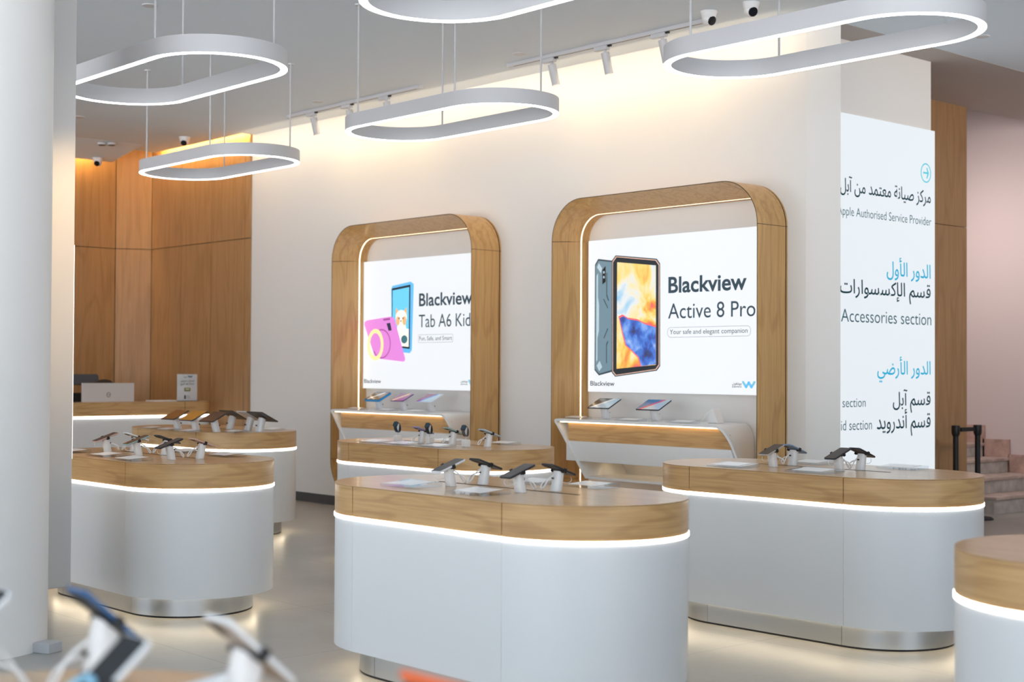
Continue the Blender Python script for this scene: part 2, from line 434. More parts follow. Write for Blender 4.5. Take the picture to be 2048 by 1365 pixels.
# ------------------------------------------------------------------ display counters
CT, CLED, CB = .868, .73, .123
def seg_outline(L, r, gap):
    """four outline pieces (front, right end, back, left end) with joint gaps"""
    n = 28
    a = gap/2/r
    fr = [(-L+gap/2, -r), (L-gap/2, -r)]
    ri = [(L+r*math.sin(t), -r*math.cos(t)) for t in [a+(PI-2*a)*k/n for k in range(n+1)]]
    ba = [(L-gap/2, r), (-L+gap/2, r)]
    le = [(-L-r*math.sin(t), r*math.cos(t)) for t in [a+(PI-2*a)*k/n for k in range(n+1)]]
    return fr, ri, ba, le
def inset(pts, L, r, d):
    out = []
    for x, y in pts:
        if abs(x) <= L: out.append((x, y*(r-d)/r))
        else:
            s = 1 if x > 0 else -1
            out.append((s*L+(x-s*L)*(r-d)/r, y*(r-d)/r))
    return out
def make_counter(loc, label):
    t = thing('display_counter', label, 'display counter', loc, 0, 'stadium shaped display counters')
    L, r = .51, .446
    MB().prism(stadium(L, r, 32), 'z', CT-.004, CT).build('countertop', 'oak_top', t, bevel=.002)
    mb = MB()
    for seg in seg_outline(L, r, .0052):
        ins = inset(seg, L, r, .02)
        pl = seg+ins[::-1]
        mb.prism(pl, 'z', CLED, CT-.0045)
    mb.build('wood_band', 'oak_band', t, smooth=True)
    MB().prism(stadium(L, r-.012, 32), 'z', CLED+.002, CT-.006).build('core', 'dark_gap', t)
    MB().prism(stadium(L, r+.003, 32), 'z', CLED-.0175, CLED-.0015).build('led_strip', 'led_cool', t, smooth=True)
    mb = MB()
    for seg in seg_outline(L, r-.001, .0014):
        ins = inset(seg, L, r, .02)
        mb.prism(seg+ins[::-1], 'z', CB, CLED-.0195)
    mb.prism(stadium(L, r-.019, 32), 'z', CB+.002, CLED-.02)
    mb.build('body', 'lacquer_white', t, smooth=True)
    k = MB()
    for seg in seg_outline(.444, .365, .002): k.prism(seg+inset(seg, .444, .365, .02)[::-1], 'z', .01, CB-.002)
    k.build('plinth', 'steel', t, smooth=True)
    MB().prism(stadium(.444, .362, 28), 'z', 0, .0098).build('plinth_foot', 'black', t)
    MB().ring_band(stadium(.444, .385, 28), stadium(.444, .370, 28), CB-.009, CB-.001).build('plinth_light', 'led_plinth', t)
    MB().box(-.47, .017, CT+.0002, .47, .031, CT+.0012).build('cable_slot', 'dark_gap', t)
    return t
CTR = dict(A=(-4.895, 4.301), B=(-4.87, 6.553), C=(-8.051, 4.271), D=(-8.072, 6.529), E=(-11.243, 6.52), F=(-1.553, 4.225), G=(-1.547, .902))
cnt = make_counter((*CTR['A'], 0), 'nearest full oval counter, white body and oak top, in the middle of the shop')
for k, lb in (('B', 'white and oak oval counter nearest the lit direction sign'),
              ('C', 'white and oak oval counter with its left end hidden by the column'),
              ('D', 'oval counter carrying the smartwatches, in front of the left niche'),
              ('E', 'oval counter carrying tablets, in front of the reception desk'),
              ('F', 'oval counter cut off by the right edge of the photo, nothing on it'),
              ('G', 'out of focus oval counter in the left foreground, only its oak top shows')):
    dup(cnt, (*CTR[k], 0), None, lb)

# ------------------------------------------------------------------ ring pendants
RB, RT = 3.106, 3.208
def make_ring(loc, label):
    t = thing('pendant_light', label, 'pendant light', (loc[0], loc[1], RB), 0, 'oval ring pendant lights')
    L, r, w = .538, .404, .042
    MB().ring_band(stadium(L, r, 40), stadium(L, r-w, 40), .004, RT-RB).build('ring_housing', 'ring_white', t, smooth=True)
    MB().ring_band(stadium(L, r-.001, 40), stadium(L, r-w+.001, 40), 0, .0038).build('light_strip', 'led_ring', t)
    for sx in (-1, 1):
        for sy in (-1, 1):
            x, y = sx*L, sy*(r-w/2)
            rod = MB().tube([(x, y, RT-RB-.002), (x, y, H-RB-.001)], .0065, 8).build('suspension_rod', 'ring_white', t, smooth=True)
            MB().lathe([(.028, H-RB-.012), (.03, H-RB-.0005)], 16, Matrix.Translation((x, y, 0))).build('ceiling_cup', 'ring_white', rod)
    return t
rg = make_ring((-7.883, 6.411), 'white oval ring light hanging above the smartwatch counter')
for loc, lb in (((-11.01, 6.411), 'smallest looking ring light, hanging before the wooden reception wall'),
                ((-7.848, 4.242), 'ring light at upper left, partly hidden by the column'),
                ((-4.701, 6.33), 'large ring light at upper right, in front of the stair hall corner'),
                ((-4.728, 4.264), 'ring light cut by the top edge, only its lower curve showing')):
    dup(rg, (*loc, RB), None, lb)

# ------------------------------------------------------------------ track lights
def make_rail(x0, x1, y, label):
    t = thing('track_rail', label, 'track rail', ((x0+x1)/2, y, H), 0, 'track rails')
    a = (x1-x0)/2
    MB().box(-a, -.018, -.03, a, .018, -.0005).build('rail', 'ring_white', t)
    MB().box(-a+.05, -.006, -.0308, a-.05, .006, -.0302).build('slot', 'black', t)
    for s in (-1, 1): MB().box(s*a-.012, -.02, -.032, s*a+.012, .02, -.0006).build('end_cap', 'ring_white', t)
make_rail(-12.62, -10.45, 8.17, 'white ceiling track rail above the left niche')
make_rail(-9.20, -7.02, 8.15, 'white ceiling track rail above the right niche')
def spot_mat_light(loc, aim, power):
    l = bpy.data.lights.new('spot_beam', 'SPOT'); l.energy = power; l.color = (1.0, .73, .42); l.spot_size = math.radians(150); l.spot_blend = 1.0; l.shadow_soft_size = .03
    o = bpy.data.objects.new('spot_beam', l); COL.objects.link(o)
    return o
def make_spot(loc, label, tilt=.2):
    t = thing('track_spotlight', label, 'spotlight', loc, 0, 'track spotlights')
    MB().box(-.085, -.022, -.066, .055, .022, -.032).build('adapter', 'ring_white', t, bevel=.004)
    MB().box(.052, -.01, -.045, .085, .01, -.032).build('lock_lever', 'black', t)
    MB().tube([(.02, 0, -.066), (.02, 0, -.11)], .012, 10).build('swivel', 'ring_white', t)
    M = Matrix.Translation((.02, 0, -.085)) @ Matrix.Rotation(tilt, 4, 'X') @ Matrix.Rotation(-.09, 4, 'Y')
    hd = MB().lathe([(.031, 0), (.034, -.004), (.034, -.172), (.028, -.172), (.027, -.15)], 24, M).build('head', 'ring_white', t, smooth=True)
    MB().lathe([(.0265, -.149), (.0265, -.151)], 20, M).build('lens', mat('spot_lens', (1, 1, 1), .4, emit=5.0, ecol=(1, .82, .58)), hd)
    return t
sp = None
SPOTS = ((-12.19, 8.17, 'leftmost track spotlight, on the rail above the left niche'), (-11.58, 8.17, 'middle track spotlight of the left rail, its head behind the ring light'),
         (-10.98, 8.17, 'track spotlight at the right end of the left rail'), (-8.70, 8.15, 'track spotlight at the left end of the right rail, behind a thin rod'),
         (-8.09, 8.15, 'middle track spotlight of the right rail, fully visible'), (-7.48, 8.15, 'rightmost track spotlight, half behind the large ring light'))
for x, y, lb in SPOTS:
    sp = make_spot((x, y, H), lb) if sp is None else (dup(sp, (x, y, H), None, lb) and sp)
for x, y, lb in SPOTS:
    o = spot_mat_light(None, None, 2.5); o.location = (x+.02, y+.03, H-.29); o.rotation_euler = (math.radians(38), 0, 0)

# ------------------------------------------------------------------ cameras and discs on the ceiling
def make_dome(loc, rz, label):
    t = thing('security_camera', label, 'security camera', loc, rz, 'ceiling security cameras')
    MB().lathe([(.062, -.0005), (.064, -.006), (.058, -.02), (.052, -.045), (.05, -.05)], 28).build('base', 'plastic_white', t, smooth=True)
    M = Matrix.Translation((0, 0, -.055))
    prof = [(.047*math.cos(a), .047*math.sin(a)) for a in [PI/2*.98-PI*.98*k/14 for k in range(15)]]
    MB().lathe(prof, 28, M).build('eyeball', 'plastic_white', t, smooth=True)
    M2 = Matrix.Translation((0, 0, -.055)) @ Matrix.Rotation(math.radians(62), 4, 'X')
    le = MB().lathe([(.033, -.030), (.034, -.042), (.030, -.0475), (.012, -.049)], 24, M2).build('lens_window', 'screen_black', t, smooth=True)
    return t
dm = make_dome((-6.877, 8.0, H), 4.7, 'dome security camera nearer the right rail, beside the large ring light')
dup(dm, (-6.508, 8.02, H), 4.35, 'dome security camera further right above the large ring light, lens showing')
dup(dm, (-14.63, 8.1, H), 3.95, 'dome security camera above the small ring light, by the wooden wall')
dup(dm, (-16.15, 7.80, 3.876), 3.9, 'dome security camera at far left, above the reception desk')
def disc(name, loc, r, label, cat, m='ring_white', group=None):
    t = thing(name, label, cat, loc, 0, group)
    MB().lathe([(r, -.0005), (r, -.006), (r*.82, -.010), (r*.80, -.010)], 32).build('rim', 'ring_white', t, smooth=True)
    MB().lathe([(r*.79, -.007), (r*.79, -.0095)], 32).build('cover', m, t)
    return t
disc('ceiling_sensor', (-8.849, 7.94, H), .055, 'small round ceiling sensor left of the right track rail', 'ceiling sensor', 'plastic_grey', 'round ceiling sensors')
disc('ceiling_sensor', (-11.78, 7.953, H), .055, 'small round ceiling sensor above the left track rail', 'ceiling sensor', 'plastic_grey', 'round ceiling sensors')
disc('ceiling_sensor', (-9.46, 4.95, H), .055, 'small round ceiling sensor right of the upper left ring light', 'ceiling sensor', 'plastic_grey', 'round ceiling sensors')
disc('ceiling_sensor', (-14.20, 6.64, H), .06, 'small white ceiling sensor at the edge of the tall display tower', 'ceiling sensor', 'plastic_grey', 'round ceiling sensors')
disc('downlight', (-5.951, 10.126, H), .055, 'lit recessed downlight right of the large ring light', 'downlight', mat('downlight_glow', (1, 1, 1), .4, emit=6.0, ecol=(1, .9, .8)) and 'downlight_glow', 'recessed downlights')
disc('downlight', (-5.2, 8.75, H), .075, 'dark rimmed downlight seen through the large ring light', 'downlight', 'plastic_grey', 'recessed downlights')
for x, y, lb in ((-15.52, 7.66, 'twin downlight, right disc of the pair above the reception'), (-15.59, 7.575, 'twin downlight, left disc of the pair above the reception')):
    t = thing('downlight', lb, 'downlight', (x, y, 3.966), 0, 'recessed downlights')
    MB().lathe([(.05, -.0005), (.05, -.02), (.042, -.026)], 24).build('rim', 'ring_white', t, smooth=True)
    MB().lathe([(.038, -.0262), (.038, -.03)], 24).build('lamp', 'black', t)

# ------------------------------------------------------------------ niches
NB = 8.66; NF = 8.24
def make_niche(x0, x1, label):
    xc = (x0+x1)/2; hw = (x1-x0)/2
    t = thing('display_niche', label, 'display niche', (xc, NF, 0), 0, 'oak lined wall niches')
    D = NB-NF
    # frame tube in six panels with joints; thickness .022
    th = .014
    NR2, DZ = .215, .10
    out = rrect(-hw, NZ0, hw, NZ1, NR, 14); inn = rrect(-hw+.006, NZ0+.006, hw-.006, NZ1-.006, NR-.006, 14)
    bck = rrect(-hw+th, NZ0+DZ, hw-th, NZ1-DZ, NR2, 14)
    k = 15; g = .005; mb = MB(); idx = []
    for q in range(4): idx += [(q*k, q*k+k-1, True), (q*k+k-1, ((q+1)*k) % len(out), False)]
    def trim(L_):
        L_ = [Vector(v) for v in L_]
        d0 = (L_[1]-L_[0]).normalized()*g/2; d1 = (L_[-2]-L_[-1]).normalized()*g/2
        L_[0] = L_[0]+d0; L_[-1] = L_[-1]+d1
        return [tuple(v) for v in L_]
    Y1, Y2 = D-.1, D-.1+.012
    for a, b, arc in idx:
        ids = list(range(a, b+1)) if arc else [a, b]
        o, f_, k_ = trim([out[i] for i in ids]), trim([inn[i] for i in ids]), trim([bck[i] for i in ids])
        mb.loft([[(o[i][0], 0, o[i][1]), (o[i][0], Y1, o[i][1]), (k_[i][0], Y1, k_[i][1]), (f_[i][0], 0, f_[i][1])] for i in range(len(ids))])
        mb.prism(o+k_[::-1], 'y', Y2, D)
    mb.build('frame', 'oak_upright', t, smooth=True)
    ring = lambda e: rrect(-hw+th-e, NZ0+DZ-e, hw-th+e, NZ1-DZ+e, NR2+e, 14)
    def y_band(o_, i_, y0, y1):
        m_ = MB(); m_.ring_band(o_, i_, y0, y1)
        for v in m_.bm.verts: v.co = (v.co.x, v.co.z, v.co.y)
        return m_
    core_f = rrect(-hw+.0008, NZ0+.0008, hw-.0008, NZ1-.0008, NR-.0008, 14)
    mb = MB()
    O0 = [(x, -.0012, z_) for x, z_ in core_f]; O1 = [(x, D-.001, z_) for x, z_ in core_f]; I1 = [(x, D-.001, z_) for x, z_ in ring(.003)]; I0 = [(x, -.0012, z_) for x, z_ in rrect(-hw+.0055, NZ0+.0055, hw-.0055, NZ1-.0055, NR-.0055, 14)]
    V = [[mb.bm.verts.new(p_) for p_ in r_] for r_ in (O0, O1, I1, I0)]; nn_ = len(O0)
    for q in range(4):
        for i in range(nn_):
            j = (i+1) % nn_; mb.bm.faces.new((V[q][i], V[q][j], V[(q+1) % 4][j], V[(q+1) % 4][i]))
    mb.build('frame_core', 'dark_gap', t)
    y_band(ring(.0025), ring(-.001), Y1+.0005, Y2-.0005).build('led_line', 'led_warm', t)
    MB().prism(rrect(-hw+.01, NZ0+.01, hw-.01, NZ1-.01, NR-.01, 14), 'y', D, D+.02).build('back_panel', 'wall_white', t)
    return t
make_niche(*NICHE[0], 'left oak lined wall niche with rounded corners and a lit back')
make_niche(*NICHE[1], 'right oak lined wall niche with rounded corners, next to the wall corner')

# ------------------------------------------------------------------ light boxes
YB = 8.615
def flat(parent, name, pts, m, off):
    """thin print on a light box: outline in X, Z"""
    return MB().prism(pts, 'y', YB-off-.0006, YB-off).build(name, m, parent)
def ellipse_ring(cx, cz, rx, rz, w, n=48, a0=0, a1=2*PI):
    o = [(cx+rx*math.cos(a0+(a1-a0)*k/n), cz+rz*math.sin(a0+(a1-a0)*k/n)) for k in range(n+1)]
    i = [(cx+(rx-w)*math.cos(a0+(a1-a0)*k/n), cz+(rz-w)*math.sin(a0+(a1-a0)*k/n)) for k in range(n+1)]
    return o, i
def strip_y(parent, name, o, i, m, off):
    mb = MB()
    for k in range(len(o)-1): mb.prism([o[k], o[k+1], i[k+1], i[k]], 'y', YB-off-.0006, YB-off)
    return mb.build(name, m, parent)
def rr_line(x0, z0, x1, z1, r, w):
    o = rrect(x0, z0, x1, z1, r, 8); i = rrect(x0+w, z0+w, x1-w, z1-w, max(r-w, .001), 8)
    return o+[o[0]], i+[i[0]]
def w_logo(parent, x0, x1, z0, z1, face, m='ink_sky', off=.002):
    """zigzag letter mark with rounded strokes"""
    w = (x1-x0)
    P = [(x0+.07*w, z1-.12*(z1-z0)), (x0+.30*w, z0+.12*(z1-z0)), (x0+.50*w, z1-.18*(z1-z0)), (x0+.70*w, z0+.12*(z1-z0)), (x0+.93*w, z1-.12*(z1-z0))]
    t = .085*w; mb = MB()
    for (ax, az), (bx, bz) in zip(P, P[1:]):
        d = Vector((bx-ax, bz-az)).normalized(); nrm = Vector((-d.y, d.x))
        pl = []
        for k in range(9): a = PI/2+PI*k/8; pl.append((ax+t*(d.x*math.cos(a)+nrm.x*math.sin(a)), az+t*(d.y*math.cos(a)+nrm.y*math.sin(a))))
        for k in range(9): a = -PI/2+PI*k/8; pl.append((bx+t*(d.x*math.cos(a)+nrm.x*math.sin(a)), bz+t*(d.y*math.cos(a)+nrm.y*math.sin(a))))
        if face[0] == 'y': mb.prism(pl, 'y', face[1]-off-.0004, face[1]-off)
        else: mb.prism(pl, 'x', face[1]+off, face[1]+off+.0004)
    return mb.build('logo_mark', m, parent)
def lb_panel(x0, x1, z0, z1, label):
    t = thing('light_box', label, 'light box', ((x0+x1)/2, YB+.02, z0), 0, 'light boxes in the niches')
    t.location = (0, 0, 0)
    MB().box(x0, YB, z0, x1, YB+.042, z1).build('lit_panel', 'lightbox_face', t)
    MB().box(x0-.001, YB+.006, z0-.001, x1+.001, YB+.0415, z1+.001).build('edge_frame', 'ring_white', t)
    return t
AR_LOGO = ar('\uFEED', '\uFEED', '\uFE98\uFED4', '\uFEEE', '\uFEE5')

# picture materials: printed graphics with light behind
def picture(name, stops, scale, distort, seed, emit=.75, sw=None):
    m = mat(name, (.5, .5, .5), .4)
    N, L, B = nodes(m)
    tc = N.new('ShaderNodeTexCoord'); mp = N.new('ShaderNodeMapping'); mp.inputs['Location'].default_value = (seed, seed*.7, 0); mp.inputs['Rotation'].default_value = (0, .7, 0)
    mp.inputs['Scale'].default_value = scale
    L.new(tc.outputs['Object'], mp.inputs['Vector'])
    n = N.new('ShaderNodeTexNoise'); n.inputs['Scale'].default_value = 1; n.inputs['Detail'].default_value = 4; n.inputs['Distortion'].default_value = distort
    L.new(mp.outputs['Vector'], n.inputs['Vector'])
    cr = N.new('ShaderNodeValToRGB'); el = cr.color_ramp.elements
    while len(el) < len(stops): el.new(.5)
    for e, (p, c) in zip(el, stops): e.position = p; e.color = (*c, 1)
    L.new(n.outputs['Fac'], cr.inputs['Fac']); B.inputs['Base Color'].default_value = (.05, .05, .05, 1); L.new(cr.outputs['Color'], B.inputs['Emission Color'])
    B.inputs['Emission Strength'].default_value = emit
    return m
picture('art_warm', [(.28, (.75, .06, .35)), (.38, (.92, .16, .08)), (.44, (.95, .40, .05)), (.50, (.98, .68, .16)), (.56, (.95, .80, .42)), (.62, (.80, .84, .86)), (.68, (.22, .58, .85))], (2.6, 1, 2.0), 1.4, 3.1, .95)
picture('art_blue', [(.32, (.02, .03, .12)), (.42, (.02, .08, .45)), (.52, (.05, .20, .70)), (.62, (.18, .36, .85)), (.74, (.50, .62, .92))], (10, 1, 9), .3, 5.0, .95)

BACK = mat('tab_back', (.16, .26, .33), .5, emit=.35, ecol=(.20, .32, .40))
mat('tab_edge', (.05, .09, .12), .5, emit=.1); mat('tab_hi', (.45, .60, .68), .5, emit=.45); mat('tab_copper', (.80, .50, .38), .5, emit=.4)

t = lb_panel(-8.714, -6.655, 1.213, 2.476, 'light box with the large rugged tablet and wording, in the right niche')
F = ('y', YB)
text_on(t, 'Blackview', F, -7.812, 2.010, .79, .121, 'ink_slate', 'headline', bold=.022)
text_on(t, 'Active 8 Pro', F, -7.814, 1.805, .876, .118, 'ink_slate', 'model_line')
text_on(t, 'Your safe and elegant companion', F, -7.796, 1.681, .784, .036, 'ink_slate', 'tagline')
o, i = rr_line(-7.822, 1.655, -6.981, 1.735, .035, .003); strip_y(t, 'tagline_outline', o, i, 'ink_line', .001)
text_on(t, 'Blackview', F, -8.685, 1.264, .281, .038, 'ink_navy', 'brand_line', bold=.01)
w_logo(t, -7.062, -6.936, 1.268, 1.314, F)
text_on(t, AR_LOGO, F, -7.160, 1.290, .09, .02, 'ink_slate', 'logo_script')
text_on(t, 'ELBATHCN', F, -7.160, 1.268, .09, .011, 'ink_slate', 'logo_caption', bold=.02)
flat(t, 'tablet_back', [(-8.636, 2.274), (-8.598, 2.32), (-8.43, 2.297), (-8.42, 1.383), (-8.584, 1.349), (-8.636, 1.393)], 'tab_edge', .001)
flat(t, 'tablet_back_shell', [(-8.628, 2.262), (-8.594, 2.305), (-8.43, 2.285), (-8.42, 1.398), (-8.580, 1.364), (-8.628, 1.403)], BACK, .0018)
flat(t, 'tablet_back_ridge', [(-8.615, 2.18), (-8.598, 2.20), (-8.598, 2.0), (-8.585, 1.94), (-8.585, 1.72), (-8.602, 1.66), (-8.602, 1.48), (-8.615, 1.46)], 'tab_hi', .0026)
flat(t, 'tablet_back_corner', [(-8.61, 2.25), (-8.59, 2.285), (-8.55, 2.24), (-8.565, 2.20)], 'tab_hi', .0026)
flat(t, 'tablet_back_corner', [(-8.61, 1.43), (-8.58, 1.385), (-8.545, 1.42), (-8.575, 1.47)], 'tab_hi', .0026)
flat(t, 'tablet_back_groove', [(-8.50, 2.20), (-8.492, 2.20), (-8.492, 2.02), (-8.47, 1.97), (-8.478, 1.965), (-8.50, 2.01)], 'tab_edge', .0026)
flat(t, 'tablet_back_groove', [(-8.535, 1.98), (-8.528, 1.985), (-8.48, 1.91), (-8.486, 1.905)], 'tab_edge', .0026)
flat(t, 'tablet_back_groove', [(-8.53, 1.66), (-8.524, 1.655), (-8.478, 1.735), (-8.486, 1.74)], 'tab_edge', .0026)
flat(t, 'tablet_back_groove', [(-8.50, 1.45), (-8.492, 1.45), (-8.492, 1.60), (-8.475, 1.63), (-8.482, 1.636), (-8.50, 1.61)], 'tab_edge', .0026)
flat(t, 'tablet_camera', [(-8.546, 2.226), (-8.51, 2.257), (-8.509, 2.126), (-8.546, 2.105)], 'black', .0032)
for z in (2.205, 2.165):
    o, i = ellipse_ring(-8.528, z, .009, .011, .008, 16); strip_y(t, 'tablet_camera_lens', o, i, 'tab_hi', .004)
fr = [(-8.393, 2.339), (-7.936, 2.287), (-7.9, 2.248), (-7.896, 1.428), (-7.932, 1.391), (-8.393, 1.34), (-8.431, 1.372), (-8.437, 2.297)]
flat(t, 'tablet_case', fr, 'tab_edge', .0036)
cxm, czm = -8.165, 1.83
flat(t, 'tablet_trim', [(cxm+(x-cxm)*.972, czm+(z-czm)*.982) for x, z in fr], 'tab_copper', .0044)
flat(t, 'tablet_bezel', [(cxm+(x-cxm)*.945, czm+(z-czm)*.968) for x, z in fr], mat('tab_bezel', (.03, .045, .06), .4), .0052)
flat(t, 'tablet_screen', [(-8.373, 2.281), (-7.943, 2.234), (-7.939, 1.438), (-8.376, 1.405)], 'art_warm', .006)
sw = [(-8.343, 1.821), (-8.298, 1.836), (-8.239, 1.808), (-8.136, 1.795), (-8.063, 1.767), (-7.941, 1.738), (-7.939, 1.443), (-8.097, 1.427), (-8.127, 1.502), (-8.208, 1.561), (-8.267, 1.599), (-8.305, 1.707)]
flat(t, 'tablet_picture_rim', [(x-(.012 if x < -7.95 else 0), z+(.014 if z > 1.72 else -.004 if z > 1.5 else 0)) for x, z in sw], mat('art_red', (.80, .10, .12), .5, emit=.7, ecol=(.85, .12, .14)), .0066)
flat(t, 'tablet_picture', sw, 'art_blue', .0074)

t = lb_panel(-11.914, -9.83, 1.198, 2.463, 'light box with the pink and blue tablets for children, in the left niche')
text_on(t, 'Blackview', F, -11.012, 1.996, .79, .117, 'ink_slate', 'headline', bold=.018)
text_on(t, 'Tab A6 Kids', F, -11.014, 1.792, .832, .12, 'ink_slate', 'model_line')
text_on(t, 'Fun, Safe, and Smart', F, -11.003, 1.667, .489, .038, 'ink_slate', 'tagline')
o, i = rr_line(-11.02, 1.645, -10.50, 1.722, .01, .003); strip_y(t, 'tagline_outline', o, i, 'ink_line', .001)
text_on(t, 'Blackview', F, -11.895, 1.252, .281, .038, 'ink_navy', 'brand_line', bold=.01)
w_logo(t, -10.27, -10.14, 1.248, 1.296, F)
text_on(t, AR_LOGO, F, -10.382, 1.275, .10, .02, 'ink_slate', 'logo_script')
text_on(t, 'ELBATHCN', F, -10.382, 1.250, .10, .011, 'ink_slate', 'logo_caption', bold=.02)
mat('kid_blue', (.10, .45, .80), .5, emit=.55, ecol=(.16, .52, .88)); mat('kid_sky', (.12, .55, .82), .5, emit=.6, ecol=(.16, .60, .88))
mat('kid_pink', (.66, .20, .62), .5, emit=.6, ecol=(.74, .27, .70)); mat('kid_pink_dark', (.45, .10, .42), .5, emit=.3); mat('kid_yellow', (.92, .76, .32), .5, emit=.6, ecol=(.96, .82, .42))
mat('pup_white', (.92, .86, .78), .6, emit=.6); mat('pup_orange', (.85, .50, .24), .6, emit=.5); mat('pup_dark', (.10, .07, .06), .6)
flat(t, 'blue_tablet', [(-11.455, 2.175), (-11.435, 2.205), (-11.145, 2.236), (-11.10, 2.212), (-11.098, 2.19), (-11.12, 1.575), (-11.152, 1.546), (-11.251, 1.553), (-11.44, 1.585)], 'kid_blue', .001)
flat(t, 'blue_tablet_bezel', [(-11.443, 2.180), (-11.148, 2.207), (-11.152, 1.586), (-11.437, 1.610)], mat('tab_bezel2', (.03, .05, .07), .4), .0018)
flat(t, 'blue_tablet_screen', [(-11.430, 2.160), (-11.166, 2.184), (-11.168, 1.66), (-11.428, 1.66)], 'kid_sky', .0026)
flat(t, 'blue_tablet_screen_ground', [(-11.43, 1.78), (-11.168, 1.78), (-11.168, 1.606), (-11.428, 1.626)], 'pup_white', .003)
def ell(cx, cz, rx, rz, n=24): return [(cx+rx*math.cos(2*PI*k/n), cz+rz*math.sin(2*PI*k/n)) for k in range(n)]
flat(t, 'puppy_body', ell(-11.28, 1.76, .075, .10), 'pup_white', .0036)
for s in (-1, 1):
    flat(t, 'puppy_ear', [(-11.288+s*.086, 1.99), (-11.288+s*.02, 1.94), (-11.288+s*.09, 1.87)], 'pup_orange', .0036)
flat(t, 'puppy_head', ell(-11.288, 1.89, .088, .075), 'pup_white', .0044)
for s in (-1, 1):
    flat(t, 'puppy_cheek', ell(-11.288+s*.052, 1.86, .03, .045), 'pup_orange', .005)
    flat(t, 'puppy_eye', ell(-11.288+s*.03, 1.885, .009, .011), 'pup_dark', .0056)
flat(t, 'puppy_nose', ell(-11.288, 1.858, .010, .008), 'pup_dark', .0056)
flat(t, 'puppy_bowl', ell(-11.235, 1.68, .05, .04), mat('pup_teal', (.08, .25, .30), .5, emit=.2), .0056)
flat(t, 'pink_tablet', [(-11.890, 1.838), (-11.880, 1.862), (-11.848, 1.875), (-11.456, 1.905), (-11.41, 1.895), (-11.388, 1.872), (-11.217, 1.492), (-11.225, 1.47), (-11.25, 1.464), (-11.68, 1.497), (-11.715, 1.52)], 'kid_pink', .0064)
flat(t, 'pink_tablet_button', [(-11.58, 1.885), (-11.47, 1.893), (-11.46, 1.872), (-11.57, 1.866)], 'kid_pink_dark', .007)
flat(t, 'pink_tablet_camera', [(-11.52, 1.84), (-11.46, 1.845), (-11.435, 1.77), (-11.485, 1.765)], mat('cam_navy', (.05, .06, .15), .4), .007)
o, i = ellipse_ring(-11.60, 1.64, .15, .145, .012, 40, -2.6, 1.9); strip_y(t, 'pink_tablet_groove', o, i, 'kid_pink_dark', .007)
o, i = ellipse_ring(-11.70, 1.632, .133, .157, .042, 48); strip_y(t, 'yellow_handle', o, i, 'kid_yellow', .0078)

# ------------------------------------------------------------------ niche shelves
def make_shelf(dx, label):
    """white ribbon shelf; all coordinates of the right niche, moved by dx"""
    t = thing('wall_shelf', label, 'shelf', (dx, 0, 0), 0, 'ribbon shelves in the niches')
    y0, y1 = 8.138, NB-.004
    def arc(c, r, a0, a1, n=6): return [(c[0]+r*math.cos(a0+(a1-a0)*k/n), c[1]+r*math.sin(a0+(a1-a0)*k/n)) for k in range(n+1)]
    # ribbon outline at the front and at the back (closed loop, X-Z), then shelled
    def outline(xl, xr, xrb, bend, zb, xlb):
        top = 1.0; pts = []
        pts += [(xr-bend, top)]
        n = 7
        # right bend: quadratic corner from the top into the slanting leg
        ctrl = (xr-.02, top); leg = (xr+(xrb-xr)*.28, top-(top-zb)*.28)
        for k in range(1, n+1):
            s = k/n; a = ((1-s)**2, 2*s*(1-s), s*s)
            pts.append((a[0]*(xr-bend)+a[1]*ctrl[0]+a[2]*leg[0], a[0]*top+a[1]*ctrl[1]+a[2]*leg[1]))
        pts.append((xrb, zb))
        pts.append((xlb, zb))
        lt = (xl+(xlb-xl)*.12, top-(top-zb)*.12)
        pts.append(lt)
        for k in range(1, 5):
            s = k/4; a = ((1-s)**2, 2*s*(1-s), s*s)
            pts.append((a[0]*lt[0]+a[1]*(xl-.02)+a[2]*(xl+.06), a[0]*lt[1]+a[1]*top+a[2]*top))
        return pts
    fo = outline(-8.635, -6.83, -6.60, .10, .535, -8.26); bo = outline(-8.72, -6.985, -6.965, .09, .535, -8.30)
    th = .02
    def shrink(p):
        out = []; n = len(p); cx = sum(a for a, _ in p)/n; cz = sum(b for _, b in p)/n
        for i in range(n):
            a, b, c = Vector(p[i-1]), Vector(p[i]), Vector(p[(i+1) % n])
            d = ((c-b).normalized()+(b-a).normalized()); d.normalize(); nr = Vector((d.y, -d.x))
            if (Vector((cx, cz))-b).dot(nr) < 0: nr = -nr
            out.append(tuple(b+nr*th))
        return out
    fi, bi = shrink(fo), shrink(bo)
    mb = MB()
    F_ = [[(x, y0, z) for x, z in fo], [(x, y1, z) for x, z in bo], [(x, y1, z) for x, z in bi], [(x, y0, z) for x, z in fi]]
    V = [[mb.bm.verts.new(p) for p in r] for r in F_]; n = len(fo)
    for a, b in ((0, 1), (1, 2), (2, 3), (3, 0)):
        for k in range(n):
            j = (k+1) % n; mb.bm.faces.new((V[a][k], V[a][j], V[b][j], V[b][k]))
    mb.build('ribbon_shell', 'lacquer_white', t, smooth=True)
    MB().prism([(-8.487, .826), (-8.487, .979), (-6.90, .979), (-6.83, .93), (-6.785, .826)], 'y', y0+.03, y0+.06).build('drawer_front', 'oak_band', t)
    MB().prism([(-8.49, .668), (-8.49, .825), (-6.785, .825), (-6.715, .668)], 'y', y0+.012, y0+.055).build('lower_panel', 'lacquer_white', t, bevel=.003)
    MB().box(-8.30, y0+.30, .660, -6.85, y0+.32, .667).build('under_light', 'led_warm', t)
    MB().box(-8.56, y0+.010, .9715, -6.90, y0+.020, .9790).build('led_strip', 'led_warm', t)
    return t
